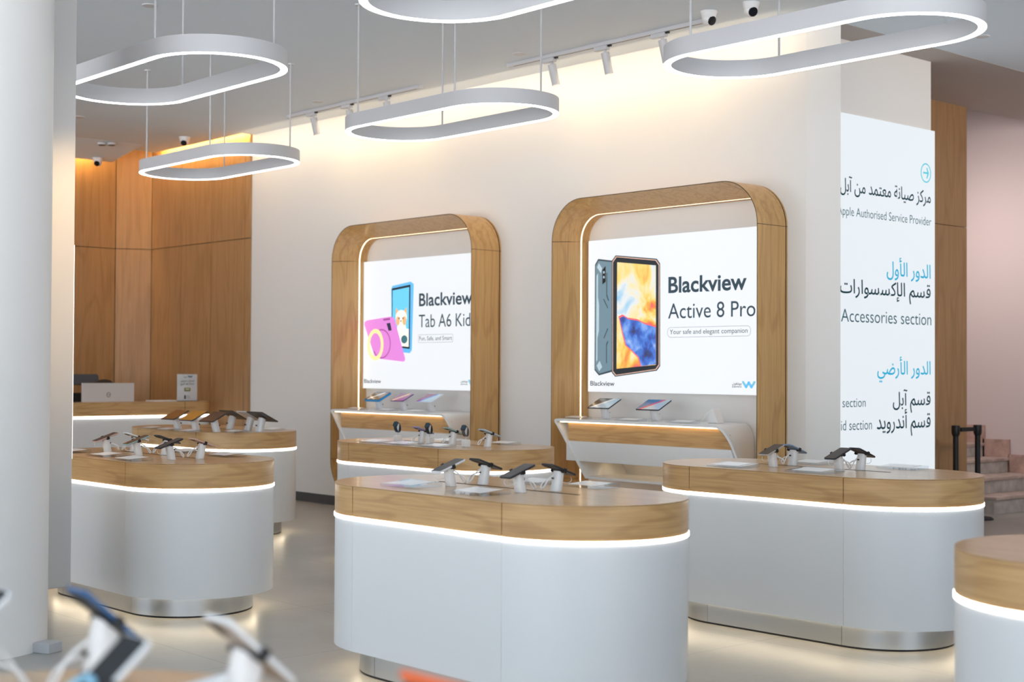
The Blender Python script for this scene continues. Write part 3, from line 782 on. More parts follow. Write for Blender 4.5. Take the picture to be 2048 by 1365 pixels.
make_shelf(0, 'white ribbon shelf with an oak drawer, in the right niche')
make_shelf(NICHE[0][0]-NICHE[1][0], 'white ribbon shelf with an oak drawer, in the left niche')
SH = 1.0

# ------------------------------------------------------------------ direction sign
XS = -6.735
t = thing('direction_sign', 'tall lit direction sign with Arabic and English lines around the wall corner', 'sign', (0, 0, 0))
MB().box(XS-.004, 8.95, .35, XS, 10.711, 3.404).build('lit_panel', mat('sign_face', (.12, .125, .13), .3, emit=.76, ecol=(.88, .95, 1.0)), t)
G = ('x', XS)
mb = MB(); n = 40
for k in range(n):
    a0, a1 = 2*PI*k/n, 2*PI*(k+1)/n
    q = [(10.576+.076*math.cos(a), 3.041+.081*math.sin(a)) for a in (a0, a1)]+[(10.576+.066*math.cos(a), 3.041+.071*math.sin(a)) for a in (a1, a0)]
    mb.prism(q, 'x', XS+.001, XS+.002)
mb.prism([(10.537, 3.034), (10.60, 3.034), (10.60, 3.048), (10.537, 3.048)], 'x', XS+.001, XS+.002)
mb.prism([(10.583, 3.081), (10.594, 3.088), (10.620, 3.041), (10.602, 3.041)], 'x', XS+.001, XS+.002)
mb.prism([(10.583, 3.001), (10.602, 3.041), (10.620, 3.041), (10.594, 2.994)], 'x', XS+.001, XS+.002)
mb.build('arrow_badge', 'ink_cyan', t)
MARKAZ = ar('\uFEE3\uFEAE\uFEDB\uFEB0', ' ', '\uFEBB\uFEF4\uFE8E\uFEE7\uFE94', ' ', '\uFEE3\uFECC\uFE98\uFEE4\uFEAA', ' ', '\uFEE3\uFEE6', ' ', '\uFE81\uFE91\uFEDE')
text_on(t, MARKAZ, G, 10.648, 2.795, 1.262, .098, 'ink_teal', 'arabic_service_line', right=True)
text_on(t, 'Apple Authorised Service Provider', G, 10.655, 2.608, 1.30, .068, 'ink_teal', 'service_line', right=True, bold=-.004)
AWWAL = ar('\uFE8D\uFEDF\uFEAA\uFEED\uFEAD', ' ', '\uFE8D\uFEDF\uFE84\uFEED\uFEDD')
text_on(t, AWWAL, G, 10.646, 2.168, .633, .108, 'ink_cyan', 'first_floor_line', right=True)
ACC = ar('\uFED7\uFEB4\uFEE2', ' ', '\uFE8D\uFEDF\uFE88\uFEDB\uFEB4\uFEB4\uFEEE\uFE8D\uFEAD\uFE8D\uFE95')
text_on(t, ACC, G, 10.646, 2.005, 1.262, .105, 'ink_teal', 'arabic_accessories_line', right=True)
text_on(t, 'Accessories section', G, 10.656, 1.780, 1.255, .10, 'ink_teal', 'accessories_line', right=True, bold=-.004)
ARDI = ar('\uFE8D\uFEDF\uFEAA\uFEED\uFEAD', ' ', '\uFE8D\uFEDF\uFE84\uFEAD\uFEBF\uFEF2')
text_on(t, ARDI, G, 10.646, 1.372, .762, .104, 'ink_cyan', 'ground_floor_line', right=True)
APL = ar('\uFED7\uFEB4\uFEE2', ' ', '\uFE81\uFE91\uFEDE')
text_on(t, APL, G, 10.645, 1.120, .545, .105, 'ink_teal', 'arabic_apple_line', right=True)
AND = ar('\uFED7\uFEB4\uFEE2', ' ', '\uFE83\uFEE7\uFEAA\uFEAD\uFEED\uFEF3\uFEAA')
text_on(t, AND, G, 10.645, .936, .768, .112, 'ink_teal', 'arabic_android_line', right=True)
text_on(t, 'Apple section', G, 9.727, 1.116, .60, .072, 'ink_teal', 'apple_line', right=True, bold=-.004)
text_on(t, 'Android section', G, 9.812, .937, .70, .078, 'ink_teal', 'android_line', right=True, bold=-.004)

# ------------------------------------------------------------------ stairs and barrier posts
t = thing('staircase', 'stone staircase with pinkish skirting rising behind the barrier posts', 'staircase', (0, 0, 0))
zs = [0, .17, .33, .485, .63, .785, .94]; xs = [-7.53, -7.80, -8.10, -8.39, -8.68, -8.97, -9.26]
for k in range(6):
    y0 = 13.02 if k == 0 else 12.785
    st = MB().box(-10.2, y0, zs[k] if k else 0, xs[k], 14.27, zs[k+1]-.032).build('step', 'stone_riser', t)
    MB().box(-10.2, y0, zs[k+1]-.032, xs[k]+.025, 14.27, zs[k+1]).build('tread', 'stone_tread', st, bevel=.006)
    MB().box(xs[k]-.29, 14.272, 0, xs[k]+.02-(.0 if k else 0), 14.298, zs[k+1]+.19).build('skirting', 'stone_skirt', t)
def make_post(loc, label, belt):
    t = thing('barrier_post', label, 'barrier post', loc, 0, 'black belt barrier posts')
    MB().lathe([(.145, 0), (.145, .008), (.13, .022), (.04, .03)], 36).build('base', 'black_soft', t, smooth=True)
    MB().tube([(0, 0, .028), (0, 0, .80)], .026, 20).build('pole', 'black', t, smooth=True)
    MB().lathe([(.03, .795), (.039, .82), (.039, .885), (.036, .893)], 24).build('belt_head', 'black', t, smooth=True)
    if belt: MB().box(belt[0]*.1-.004, belt[1]*.12, .835, belt[0]*.9+.004, belt[1]*.88, .872).build('belt', 'black_soft', t)
    return t
make_post((-7.40, 12.50, 0), 'black belt barrier post on the right, its base by the first step', None)
make_post((-7.44, 12.185, 0), 'black belt barrier post on the left, joined by a short belt', (.04, .31))

# ------------------------------------------------------------------ phones, stands, acrylic holders
def P_oval(w, d, n=20, p=3.0):
    out = []
    for k in range(n):
        a = 2*PI*k/n; c, s = math.cos(a), math.sin(a)
        out.append((math.copysign(abs(c)**(2/p), c)*w/2, math.copysign(abs(s)**(2/p), s)*d/2))
    return out
TILT = math.radians(19)
def make_stand(loc, rz, label, grp='white security stands for phones'):
    t = thing('phone_stand', label, 'phone stand', loc, rz, grp)
    ov = P_oval(.05, .042)
    rings = []
    for k in range(7):
        s = k/6
        sc = 1-.10*s
        dy = -.018*s
        rr = []
        for x, y in ov:
            yy = y*sc+dy
            zz = s*(.082+ (yy+.018)*math.tan(TILT)*1.0)
            rr.append((x*sc, yy, zz))
        rings.append(rr)
    MB().loft(rings).build('pylon', 'plastic_white', t, smooth=True)
    M = Matrix.Translation((0, -.018, .092)) @ Matrix.Rotation(TILT, 4, 'X')
    for s in (-1, 1):
        MB().box(s*.041-.003, -.008, -.012, s*.041+.003, .008, .0075, M).build('clip', 'black', t, bevel=.001)
    MB().box(-.03, -.006, -.0125, .03, .006, -.0062, M).build('clamp_bar', 'black', t)
    MB().box(-.006, .017, .053, .006, .0195, .06).build('port', 'black', t)
    MB().tube([(.0, .012, .072), (.004, .045, .052), (.006, .060, .024), (.016, .070, .010), (.03, .062, .022), (.026, .048, .045), (.010, .016, .054)], .0034, 8, 2).build('security_cable', 'plastic_white', t, smooth=True)
    MB().tube([(-.012, -.080, .058), (-.012, -.086, .044), (-.004, -.075, .030), (.004, -.045, .036), (.004, -.026, .046)], .0013, 6, 2).build('charging_wire', 'plastic_white', t, smooth=True)
    return t
def phone_body(mb, w, h, th, r, M): return mb.loft([[(x, y, z) for x, y in rrect(-w/2, -h/2, w/2, h/2, r, 6)] for z in (-th/2, th/2)], M=M)
PHONE_N = [0]
def make_phone(loc, rz, label, body, face='screen_grey', size=(.074, .158), grp='phones on the display stands'):
    t = thing('smartphone', label, 'smartphone', loc, rz, grp)
    M = Matrix.Translation((0, -.018, .0925)) @ Matrix.Rotation(TILT, 4, 'X')
    phone_body(MB(), *size, .0085, .011, M).build('phone_body', body, t, bevel=.0018, smooth=True)
    phone_body(MB(), size[0]-.006, size[1]-.006, .0004, .009, M @ Matrix.Translation((0, 0, .0046))).build('screen', face, t)
    phone_body(MB(), .026, .03, .002, .007, M @ Matrix.Translation((.018, size[1]/2-.026, -.0052))).build('camera_bump', 'black', t)
    return t
mat('ph_dark', (.025, .027, .033), .35); mat('ph_white', (.72, .74, .76), .3); mat('ph_rose', (.55, .36, .30), .3); mat('ph_blue', (.18, .27, .42), .3)
mat('ph_green', (.30, .42, .42), .35); mat('ph_purple', (.30, .28, .48), .35); mat('ph_lightblue', (.45, .56, .66), .3); mat('ph_navyedge', (.02, .10, .26), .25)
mat('ph_orange', (.80, .16, .05), .35); mat('ph_backdark', (.018, .02, .028), .35); mat('ph_titan', (.45, .40, .36), .35)

stand0 = [None]
def station(c, x, y, rz, phone, face, where, which, look):
    z = CT+.0006
    side = 'front' if rz == 0 else 'back'
    lab = f'white stand {which} on the {where}'
    if stand0[0] is None: stand0[0] = make_stand((x, y, z), rz, lab)
    else: dup(stand0[0], (x, y, z), rz, lab)
    make_phone((x, y, z), rz, f'{look} on {which} stand of the {where}', phone, face)

NEAR, SIGN, COLM, WATCH = 'nearest full counter', 'counter by the lit sign', 'counter by the column', 'smartwatch counter'
station('A', -5.12, 4.195, 0, 'ph_white', 'screen_grey', NEAR, 'left front', 'dark screened phone with a white frame')
station('A', -5.105, 4.371, PI, 'ph_dark', 'screen_black', NEAR, 'left rear', 'black phone')
station('A', -4.665, 4.208, 0, 'ph_dark', 'screen_grey', NEAR, 'right front', 'slate grey phone')
station('A', -4.63, 4.383, PI, 'ph_dark', 'screen_black', NEAR, 'right rear', 'navy black phone')
station('B', -5.06, 6.44, 0, 'ph_titan', 'screen_black', SIGN, 'left front', 'dark brown phone')
station('B', -5.05, 6.595, PI, 'ph_blue', 'screen_black', SIGN, 'left rear', 'blue phone')
station('B', -4.62, 6.44, 0, 'ph_dark', 'screen_grey', SIGN, 'right front', 'dark grey phone')
station('B', -4.60, 6.595, PI, 'ph_dark', 'screen_black', SIGN, 'right rear', 'black and navy phone')
station('C', -8.455, 4.17, 0, 'ph_rose', 'screen_grey', COLM, 'left front', 'brownish phone with a pale edge')
station('C', -8.02, 4.155, 0, 'ph_green', 'screen_black', COLM, 'middle front', 'dark teal phone')
station('C', -7.565, 4.125, 0, 'ph_dark', 'screen_grey', COLM, 'right front', 'black phone')
station('C', -8.43, 4.33, PI, 'ph_white', 'screen_black', COLM, 'left rear', 'white phone')
station('C', -8.0, 4.315, PI, 'ph_dark', 'screen_black', COLM, 'middle rear', 'black phone')
station('C', -7.55, 4.297, PI, 'ph_rose', 'screen_black', COLM, 'right rear', 'rose gold phone')
station('D', -8.161, 6.41, PI, 'ph_purple', 'screen_black', WATCH, 'left', 'purple phone')
station('D', -7.915, 6.49, PI, 'ph_green', 'screen_black', WATCH, 'middle', 'green phone')
station('D', -7.555, 6.508, PI, 'ph_lightblue', 'screen_black', WATCH, 'right', 'light blue phone')

# smartwatches
def make_watch(loc, strap, label):
    t = thing('smartwatch', label, 'smartwatch', loc, .35, 'smartwatches on display')
    prof = []
    M = Matrix.Rotation(math.radians(28), 4, 'X')
    n = 28; rings = []
    for k in range(n):
        a = 2*PI*k/n
        c = Vector((0, .026*math.cos(a), .036*math.sin(a)+.02))
        nn = Vector((0, math.cos(a)/.026, math.sin(a)/.036)).normalized()
        rings.append([tuple(M @ (c+Vector((sx*.012, 0, 0))+nn*s)) for sx, s in ((-1, -.0016), (1, -.0016), (1, .0016), (-1, .0016))])
    mb = MB(); R = [[mb.bm.verts.new(p) for p in r] for r in rings]
    for i in range(n):
        a, b = R[i], R[(i+1) % n]
        for j in range(4): mb.bm.faces.new((a[j], a[(j+1) % 4], b[(j+1) % 4], b[j]))
    mb.build('strap', strap, t, smooth=True)
    Mf = M @ Matrix.Translation((0, -.010, .054)) @ Matrix.Rotation(math.radians(24), 4, 'X')
    phone_body(MB(), .036, .042, .010, .010, Mf).build('watch_case', 'ph_dark', t, bevel=.002)
    phone_body(MB(), .031, .037, .0006, .008, Mf @ Matrix.Translation((0, 0, .0056))).build('watch_screen', mat('watch_glass', (.02, .05, .07), .06, coat=.5), t)
    phone_body(MB(), .020, .05, .004, .002, M @ Matrix.Translation((0, .006, .022)) @ Matrix.Rotation(math.radians(50), 4, 'X')).build('inner_cradle', 'plastic_white', t)
    return t
def make_watch_stand(loc, label):
    t = thing('watch_stand', label, 'watch stand', loc, 0, 'white watch stands')
    MB().box(-.022, -.022, 0, .022, .022, .05).build('base_cube', 'plastic_white', t, bevel=.003)
    MB().tube([(0, 0, .05), (0, 0, .088)], .004, 8).build('stem', 'ring_white', t, smooth=True)
    return t
mat('strap_black', (.02, .02, .024), .6); mat('strap_taupe', (.10, .085, .075), .6); mat('strap_navy', (.02, .04, .065), .5)
for x, y, s, w in ((-8.392, 6.381, 'strap_navy', 'left'), (-8.05, 6.40, 'strap_black', 'middle'), (-7.60, 6.355, 'strap_taupe', 'right')):
    make_watch_stand((x, y, CT+.0006), f'white cube watch stand, {w} of three, on the smartwatch counter')
    make_watch((x, y, CT+.0006+.0765+.012), s, f'{s.split("_")[1]} smartwatch, {w} of three, on its cube stand')

# acrylic price holders
def make_holder(loc, label, w=.20, d=.14, rz=0.0, card='paper'):
    t = thing('price_holder', label, 'price holder', loc, rz, 'clear acrylic price holders')
    MB().prism([(-d/2, 0), (d/2, 0), (d/2, .02), (-d/2, .009)], 'x', -w/2, w/2).build('acrylic_block', 'acrylic', t, bevel=.001)
    a = math.atan2(.011, d)
    M = Matrix.Translation((0, 0, .0150)) @ Matrix.Rotation(a, 4, 'X')
    MB().box(-w*.36, -d*.40, 0, w*.36, d*.40, .0008, M).build('price_card', card, t)
    return t
z = CT+.0006
HOLD = [(-5.24, 4.06, .24, .17, 0, f'clear price holder at the left front edge of the {NEAR}'), (-4.74, 4.035, .24, .16, 0, f'clear price holder at the right front edge of the {NEAR}'),
        (-5.0, 4.60, .22, .14, 0, f'clear price holder at the rear left of the {NEAR}'), (-4.70, 4.665, .24, .14, 0, f'clear price holder at the rear right of the {NEAR}'),
        (-5.20, 6.265, .24, .17, 0, f'clear price holder at the left front edge of the {SIGN}'), (-4.65, 6.255, .26, .16, 0, f'clear price holder at the right front edge of the {SIGN}'),
        (-5.08, 6.81, .22, .14, 0, f'clear price holder at the rear left of the {SIGN}'), (-4.52, 6.87, .24, .14, 0, f'clear price holder at the rear right of the {SIGN}'),
        (-8.56, 3.985, .22, .15, 0, f'clear price holder at the left front of the {COLM}'), (-8.09, 3.98, .24, .15, 0, f'clear price holder at the middle front of the {COLM}'),
        (-7.66, 3.925, .24, .15, 0, f'clear price holder at the right front of the {COLM}'), (-7.66, 4.53, .26, .14, 0, f'clear price holder at the rear right of the {COLM}'),
        (-8.15, 4.54, .24, .14, 0, f'clear price holder at the rear middle of the {COLM}'),
        (-8.45, 6.215, .26, .16, 0, f'white price holder at the left front of the {WATCH}'), (-8.10, 6.20, .26, .15, 0, f'white price holder at the middle front of the {WATCH}'),
        (-7.72, 6.19, .26, .15, 0, f'white price holder at the right front of the {WATCH}'), (-7.72, 6.80, .24, .12, 0, f'white price holder at the rear right of the {WATCH}'),
        (-8.25, 6.72, .26, .14, 0, f'white price holder at the rear middle of the {WATCH}')]
for x, y, w, d, rz, lb in HOLD: make_holder((x, y, z), lb, w, d, rz)

# ------------------------------------------------------------------ tablets
def screen_mat(name, c0, c1, c2):
    m = mat(name, c0, .12, coat=.3)
    N, L, B = nodes(m)
    tc = N.new('ShaderNodeTexCoord'); sp_ = N.new('ShaderNodeSeparateXYZ'); L.new(tc.outputs['Object'], sp_.inputs[0])
    ad = N.new('ShaderNodeMath'); ad.operation = 'MULTIPLY_ADD'; ad.inputs[1].default_value = 3.0; ad.inputs[2].default_value = .45
    s2 = N.new('ShaderNodeMath'); s2.operation = 'SUBTRACT'; L.new(sp_.outputs['X'], s2.inputs[0]); L.new(sp_.outputs['Y'], s2.inputs[1]); L.new(s2.outputs[0], ad.inputs[0])
    cr = N.new('ShaderNodeValToRGB'); cr.color_ramp.interpolation = 'CONSTANT'
    e = cr.color_ramp.elements; e[0].position = 0; e[0].color = (*c0, 1); e[1].position = .45; e[1].color = (*c1, 1)
    q = e.new(.56); q.color = (*c2, 1)
    L.new(ad.outputs[0], cr.inputs['Fac']); L.new(cr.outputs['Color'], B.inputs['Base Color']); L.new(cr.outputs['Color'], B.inputs['Emission Color'])
    B.inputs['Emission Strength'].default_value = .25
    return m
mat('tablet_brown', (.055, .028, .010), .2, coat=.3); mat('tablet_amber', (.42, .20, .02), .25, coat=.2); mat('tablet_slate', (.022, .022, .028), .25); mat('tablet_olive', (.10, .095, .04), .3)
screen_mat('scr_kid', (.16, .11, .07), (.85, .85, .85), (.20, .13, .09)); screen_mat('scr_plum', (.22, .06, .18), (.85, .55, .25), (.25, .07, .20))
screen_mat('scr_sky', (.20, .03, .14), (.05, .22, .55), (.38, .55, .68)); screen_mat('scr_mix', (.10, .08, .06), (.75, .75, .75), (.45, .58, .68)); screen_mat('scr_navy', (.02, .18, .40), (.55, .08, .18), (.40, .52, .60))
mat('case_blue', (.02, .30, .68), .4); mat('case_purple', (.16, .09, .30), .4)
def make_tablet_stand(loc, rz, label, lean=.03):
    t = thing('tablet_stand', label, 'tablet stand', loc, rz, 'white tablet stands')
    ov = P_oval(.075, .05)
    rings = []
    for k in range(6):
        s = k/5; rings.append([(x*(1-.05*s), y*(1-.1*s)-lean*s, s*(.105+(y*.9)*.5)) for x, y in ov])
    MB().loft(rings).build('pylon', 'plastic_white', t, smooth=True)
    MB().box(-.012, .0245, .045, .012, .027, .056).build('port', 'black', t)
    return t
def make_tablet(loc, rz, label, size, body, face, lift=.121, tilt=27, lean=.03, case=0.0, grp='tablets on stands'):
    t = thing('tablet', label, 'tablet', loc, rz, grp)
    M = Matrix.Translation((0, -lean, lift)) @ Matrix.Rotation(math.radians(tilt), 4, 'X')
    w, h = size
    phone_body(MB(), w, h, .008+case, .012+case, M).build('case' if case else 'tablet_body', body, t, bevel=.002, smooth=True)
    if case: phone_body(MB(), w-.02, h-.02, .001, .008, M @ Matrix.Translation((0, 0, .0048+case/2))).build('bezel', 'screen_black', t)
    i = .034 if case else .012
    phone_body(MB(), w-i, h-i, .0008, .004, M @ Matrix.Translation((0, 0, .0056+case/2 if case else .0046))).build('screen', face, t)
    return t
TS = None
ET = [(-11.26, 6.20, 0, 'ph_dark', 'tablet_brown', 'brown screened tablet at the left', 'left front'), (-10.95, 6.20, 0, 'ph_dark', 'tablet_amber', 'amber screened tablet', 'middle front'),
      (-10.62, 6.20, 0, 'ph_dark', 'tablet_slate', 'slate black tablet', 'right front'), (-11.02, 6.56, PI, 'ph_dark', 'screen_black', 'black tablet facing away behind the amber one', 'middle rear'),
      (-10.66, 6.52, PI, 'ph_white', 'tablet_olive', 'olive tinted tablet with a pale edge facing away', 'inner rear'), (-10.45, 6.50, PI, 'ph_dark', 'tablet_brown', 'black tablet facing away at the right', 'right rear')]
for x, y, rz, b, f, lk, wh in ET:
    lb = f'white tablet stand, {wh} one on the counter before the reception'
    if TS is None: TS = make_tablet_stand((x, y, z), rz, lb)
    else: dup(TS, (x, y, z), rz, lb)
    make_tablet((x, y, z), rz, f'{lk} on the counter before the reception', (.23, .17) if wh != 'right rear' else (.25, .18), b, f, lift=.122)
for x, y, lb in ((-11.45, 6.05, 'clear price holder at the left of the tablet counter'), (-11.10, 6.155-.15, 'clear price holder under the amber tablet'), (-10.72, 6.0, 'clear price holder in front of the slate tablet'),
                 (-10.42, 6.25, 'clear price holder at the right end of the tablet counter'), (-10.60, 6.72, 'clear price holder at the rear of the tablet counter')):
    make_holder((x, y, z), lb, .22, .12)
# tablets on the niche shelves
zz = SH+.0008
for x, size, b, f, case, lk, nm in ((-11.36, (.25, .17), 'case_blue', 'scr_kid', .010, 'tablet in a thick bright blue case', 'left niche'), (-10.975, (.20, .15), 'case_purple', 'scr_plum', 0, 'small purple tablet', 'left niche'),
                                    (-10.56, (.24, .165), 'ph_white', 'scr_sky', 0, 'silver tablet with a sky blue screen', 'left niche'),
                                    (-8.30, (.25, .17), 'ph_dark', 'scr_mix', 0, 'black tablet with a pale striped screen', 'right niche'), (-7.76, (.25, .17), 'ph_dark', 'scr_navy', 0, 'black tablet with a blue and pink screen', 'right niche')):
    dup(TS, (x, 8.42, zz), 0, f'white stand under the {lk} in the {nm}')
    make_tablet((x, 8.42, zz), 0, f'{lk} on the shelf of the {nm}', size, b, f, case=case, lift=.123)
for x, lb in ((-11.5, 'clear price holder under the blue cased tablet'), (-11.02, 'clear price holder under the small purple tablet'), (-10.56, 'clear price holder under the silver tablet'),
              (-8.46, 'clear price holder at the left of the right niche shelf'), (-7.86, 'clear price holder in the middle of the right niche shelf'), (-7.32, 'clear price holder beside the empty white stand')):
    make_holder((x, 8.235, zz), lb, .26, .10)
t = thing('empty_stand', 'empty white wedge stand at the right of the right niche shelf', 'stand', (-7.16, 8.43, zz))
MB().prism([(-.055, 0), (.05, 0), (.042, .012), (-.008, .108), (-.022, .108)], 'y', -.04, .04).build('wedge', 'plastic_white', t, bevel=.006)
MB().tube([(-.022, -.03, .095), (-.06, -.05, .065), (-.085, -.05, .025), (-.10, -.04, .006)], .004, 8, 2).build('security_cable', 'plastic_white', t, smooth=True)

# ------------------------------------------------------------------ reception desk and what stands on it
DX, DT, DL = -14.5, 1.02, .872
t = thing('reception_desk', 'white and oak reception desk with a light line, behind the tablet counter', 'desk', (0, 0, 0))
def desk_outline(off=0.0, ye=8.43):
    r = .34+off
    x1 = DX+off; x0 = DX-.28-off; ys = 3.6; cx = (x1+x0)/2; rr = (x1-x0)/2
    pts = [(x0, ys), (x1, ys)]
    pts += [(cx+rr*math.cos(a), ye-rr+rr*math.sin(a)) for a in [PI*k/20 for k in range(21)]]
    return pts
MB().prism(desk_outline(0), 'z', DL, DT-.006).build('wood_band', 'oak_band', t, smooth=True)
MB().prism(desk_outline(.001), 'z', DT-.0055, DT).build('desk_ledge', 'oak_top', t)
MB().prism(desk_outline(.004), 'z', DL-.022, DL-.001).build('led_strip', 'led_cool', t)
MB().prism(desk_outline(-.004), 'z', .1, DL-.023).build('body', 'lacquer_white', t, smooth=True)
MB().prism(desk_outline(-.05), 'z', 0, .0995).build('plinth', 'steel', t)
MB().box(DX-.003, 8.063, DL+.001, DX+.0012, 8.067, DT-.001).build('joint', 'dark_gap', t)
MB().box(DX-.90, 3.6, .72, DX-.281, 8.2, .755).build('worktop', 'oak_top', t, bevel=.003)
MB().box(DX-.88, 3.62, 0, DX-.84, 3.66, .719).box(DX-.88, 8.14, 0, DX-.84, 8.18, .719).build('worktop_leg', 'steel', t)
zd = DT+.0006
# monitor
t = thing('monitor', 'silver monitor seen from behind with a round mark, on the reception desk', 'monitor', (DX-.48, 7.39, .7555))
MB().loft([[(x, y, zc) for x, y in rrect(-.22, -.11, -.03, .11, .02, 5)] for zc in (0, .01)]).build('monitor_foot', 'plastic_grey', t, bevel=.002)
MB().box(-.11, -.03, .01, -.085, .03, .26).build('monitor_stand', 'plastic_grey', t, bevel=.003)
ld = MB().box(-.03, -.307, .10, .0, .307, .464).build('monitor_back', mat('monitor_silver', (.60, .61, .62), .4, metal=.3), t, bevel=.003)
MB().box(-.034, -.30, .107, -.0305, .30, .457).build('monitor_screen', 'screen_black', ld)
mb = MB(); nn = 28
for k in range(nn):
    a0, a1 = 2*PI*k/nn, 2*PI*(k+1)/nn
    mb.prism([(.025*math.cos(a), .335+.028*math.sin(a)) for a in (a0, a1)]+[(.020*math.cos(a), .335+.023*math.sin(a)) for a in (a1, a0)], 'x', .0004, .0012)
mb.build('logo_ring', 'black', ld)
me = text_mesh('hp', .026, .024, .0)
for v in me.vertices:
    x, y = v.co.x, v.co.y
    v.co = Vector((.0008, -.014+x+y*.2, .327+y))
o = bpy.data.objects.new('logo_letters', me); COL.objects.link(o); me.materials.clear(); me.materials.append(MATS['black']); o.parent = ld
# acrylic notice
t = thing('notice_stand', 'upright clear stand with a printed notice at the right of the reception desk', 'notice stand', (DX-.16, 8.18, zd))
MB().box(-.05, -.13, 0, .05, .13, .004).build('foot', 'black', t)
MB().box(-.006, -.125, .004, -.001, .125, .30).build('sheet', 'paper', t)
MB().box(-.0008, -.128, .004, .0022, .128, .304).build('acrylic_front', 'acrylic_clear', t)
G2 = ('x', DX-.2)
def notice_txt(s, y, z_, w, h, m, nm, **k):
    me = text_mesh(s, w, h, **k)
    for v in me.vertices: v.co = (.0026, y+v.co.x, z_+v.co.y)
    o = bpy.data.objects.new(nm, me); COL.objects.link(o); me.materials.clear(); me.materials.append(MATS[m]); o.parent = t
lg = w_logo(t, .005, .062, .262, .283, ('x', .0008), 'ink_teal', .0018)
notice_txt(AR_LOGO, -.05, .264, .045, .014, 'ink_slate', 'notice_script')
notice_txt(ar('\uFEBF\uFEE4\uFE8E\uFEE5', ' ', '\uFEB3\uFEE8\uFE98\uFEF4\uFEE6'), -.085, .218, .17, .02, 'ink_slate', 'notice_heading', bold=.02)
notice_txt(ar('\uFEA7\uFEAA\uFEE3\uFE94', ' ', '\uFE91\uFECC\uFEAA', ' ', '\uFE8D\uFEDF\uFE92\uFEF4\uFECA'), -.085, .184, .17, .02, 'ink_slate', 'notice_subline', bold=.02)
MB().box(.0024, -.038, .108, .003, .038, .148).build('notice_picture', mat('notice_olive', (.17, .17, .05), .5), t)
MB().box(.0032, -.024, .122, .0036, .026, .142).build('notice_picture_detail', mat('notice_pale', (.62, .62, .42), .5), t)
MB().box(.0024, -.038, .022, .003, -.018, .064).build('notice_badge', 'ink_navy', t)
for q in range(3): MB().box(.0024, -.012, .028+.013*q, .003, .04-.006*q, .034+.013*q).build('notice_print_line', 'ink_line', t)
t = MB().box(-.09, -.14, 0, .09, .14, .012).build('paper_stack', 'paper'); t.location = (DX-.16, 7.86, zd)
tag(t, 'thin stack of white paper between monitor and notice on the desk', 'paper stack')
# chairs behind the desk
t = thing('office_chair', 'black office chair with a grey headrest behind the reception desk', 'office chair', (-15.75, 7.47, 0), .15)
M = Matrix.Translation((.02, 0, 1.25)) @ Matrix.Rotation(math.radians(-8), 4, 'Y')
MB().loft([[(x*.0+dx, y, zc) for y, zc in rrect(-.165, -.062, .165, .062, .03, 6)] for dx in (-.02, .025) for x in (0,)], M=M).build('headrest', mat('grey_mesh', (.085, .10, .125), .7), t, bevel=.008)
MB().tube([(-.03, .02, 1.0), (-.05, .02, 1.12), (-.02, .02, 1.22)], .016, 10, 1).build('headrest_post', 'black_soft', t)
MB().loft([[(dx, y, zc) for y, zc in rrect(-.23, .52, .23, 1.10, .08, 8)] for dx in (-.03, .02)]).build('backrest', 'black_soft', t, bevel=.01)
MB().loft([[(x, y, zc) for x, y in rrect(-.05, -.25, .45, .25, .08, 8)] for zc in (.44, .52)]).build('seat', 'black_soft', t, bevel=.015)
MB().tube([(.2, 0, .08), (.2, 0, .44)], .03, 14).build('gas_column', 'black', t)
for k in range(5):
    a = 2*PI*k/5
    lg = MB().tube([(.2, 0, .10), (.2+.29*math.cos(a), .29*math.sin(a), .065)], [.024, .016], 10).build('leg', 'black', t)
    MB().lathe([(.026, -.012), (.028, 0), (.026, .012)], 16, Matrix.Translation((.2+.29*math.cos(a), .29*math.sin(a), .029)) @ Matrix.Rotation(PI/2, 4, 'X')).build('castor', 'black_soft', lg)
t = thing('backpack', 'black rounded bag top showing above the silver monitor', 'bag', (-15.31, 7.50, .7555), 0)
MB().loft([[(.10*q*math.cos(a), .14*q*math.sin(a), zc) for a in [2*PI*k/24 for k in range(24)]] for q, zc in ((.9, 0), (1, .05), (1, .30), (.93, .40), (.78, .46), (.5, .492), (.12, .503))]).build('bag_body', 'black_soft', t, smooth=True)
MB().tube([(.098, -.05, .36), (.12, -.04, .30), (.112, -.04, .2)], .008, 8, 2).build('bag_strap', 'black', t)

# ------------------------------------------------------------------ foreground counter: blurred phones on stands
FG = 'blurred foreground counter'
FT = math.radians(42)
def make_tall_stand(loc, rz, label, cw=.041):
    t = thing('phone_stand', label, 'phone stand', loc, rz, 'white security stands for phones')
    ov = P_oval(.05, .042); rings = []
    for k in range(7):
        q = k/6; sc = 1-.10*q; dy = -.022*q
        rings.append([(x*sc, y*sc+dy, q*(.104+(y*sc+dy+.022)*math.tan(FT))) for x, y in ov])
    MB().loft(rings).build('pylon', 'plastic_white', t, smooth=True)
    M = Matrix.Translation((0, -.025, .117)) @ Matrix.Rotation(FT, 4, 'X')
    for q in (-1, 1): MB().box(q*cw-.003, -.008, -.012, q*cw+.003, .008, .0075, M).build('clip', 'black', t, bevel=.001)
    MB().box(-cw+.003, -.006, -.0125, cw-.003, .006, -.0062, M).build('clamp_bar', 'black', t)
    MB().box(-.006, .014, .060, .006, .018, .068).build('port', 'black', t)
    MB().tube([(.0, .010, .085), (.004, .045, .060), (.006, .060, .024), (.016, .070, .010), (.03, .062, .022), (.026, .048, .045), (.010, .014, .060)], .0034, 8, 2).build('security_cable', 'plastic_white', t, smooth=True)
    return t
fs = [None]
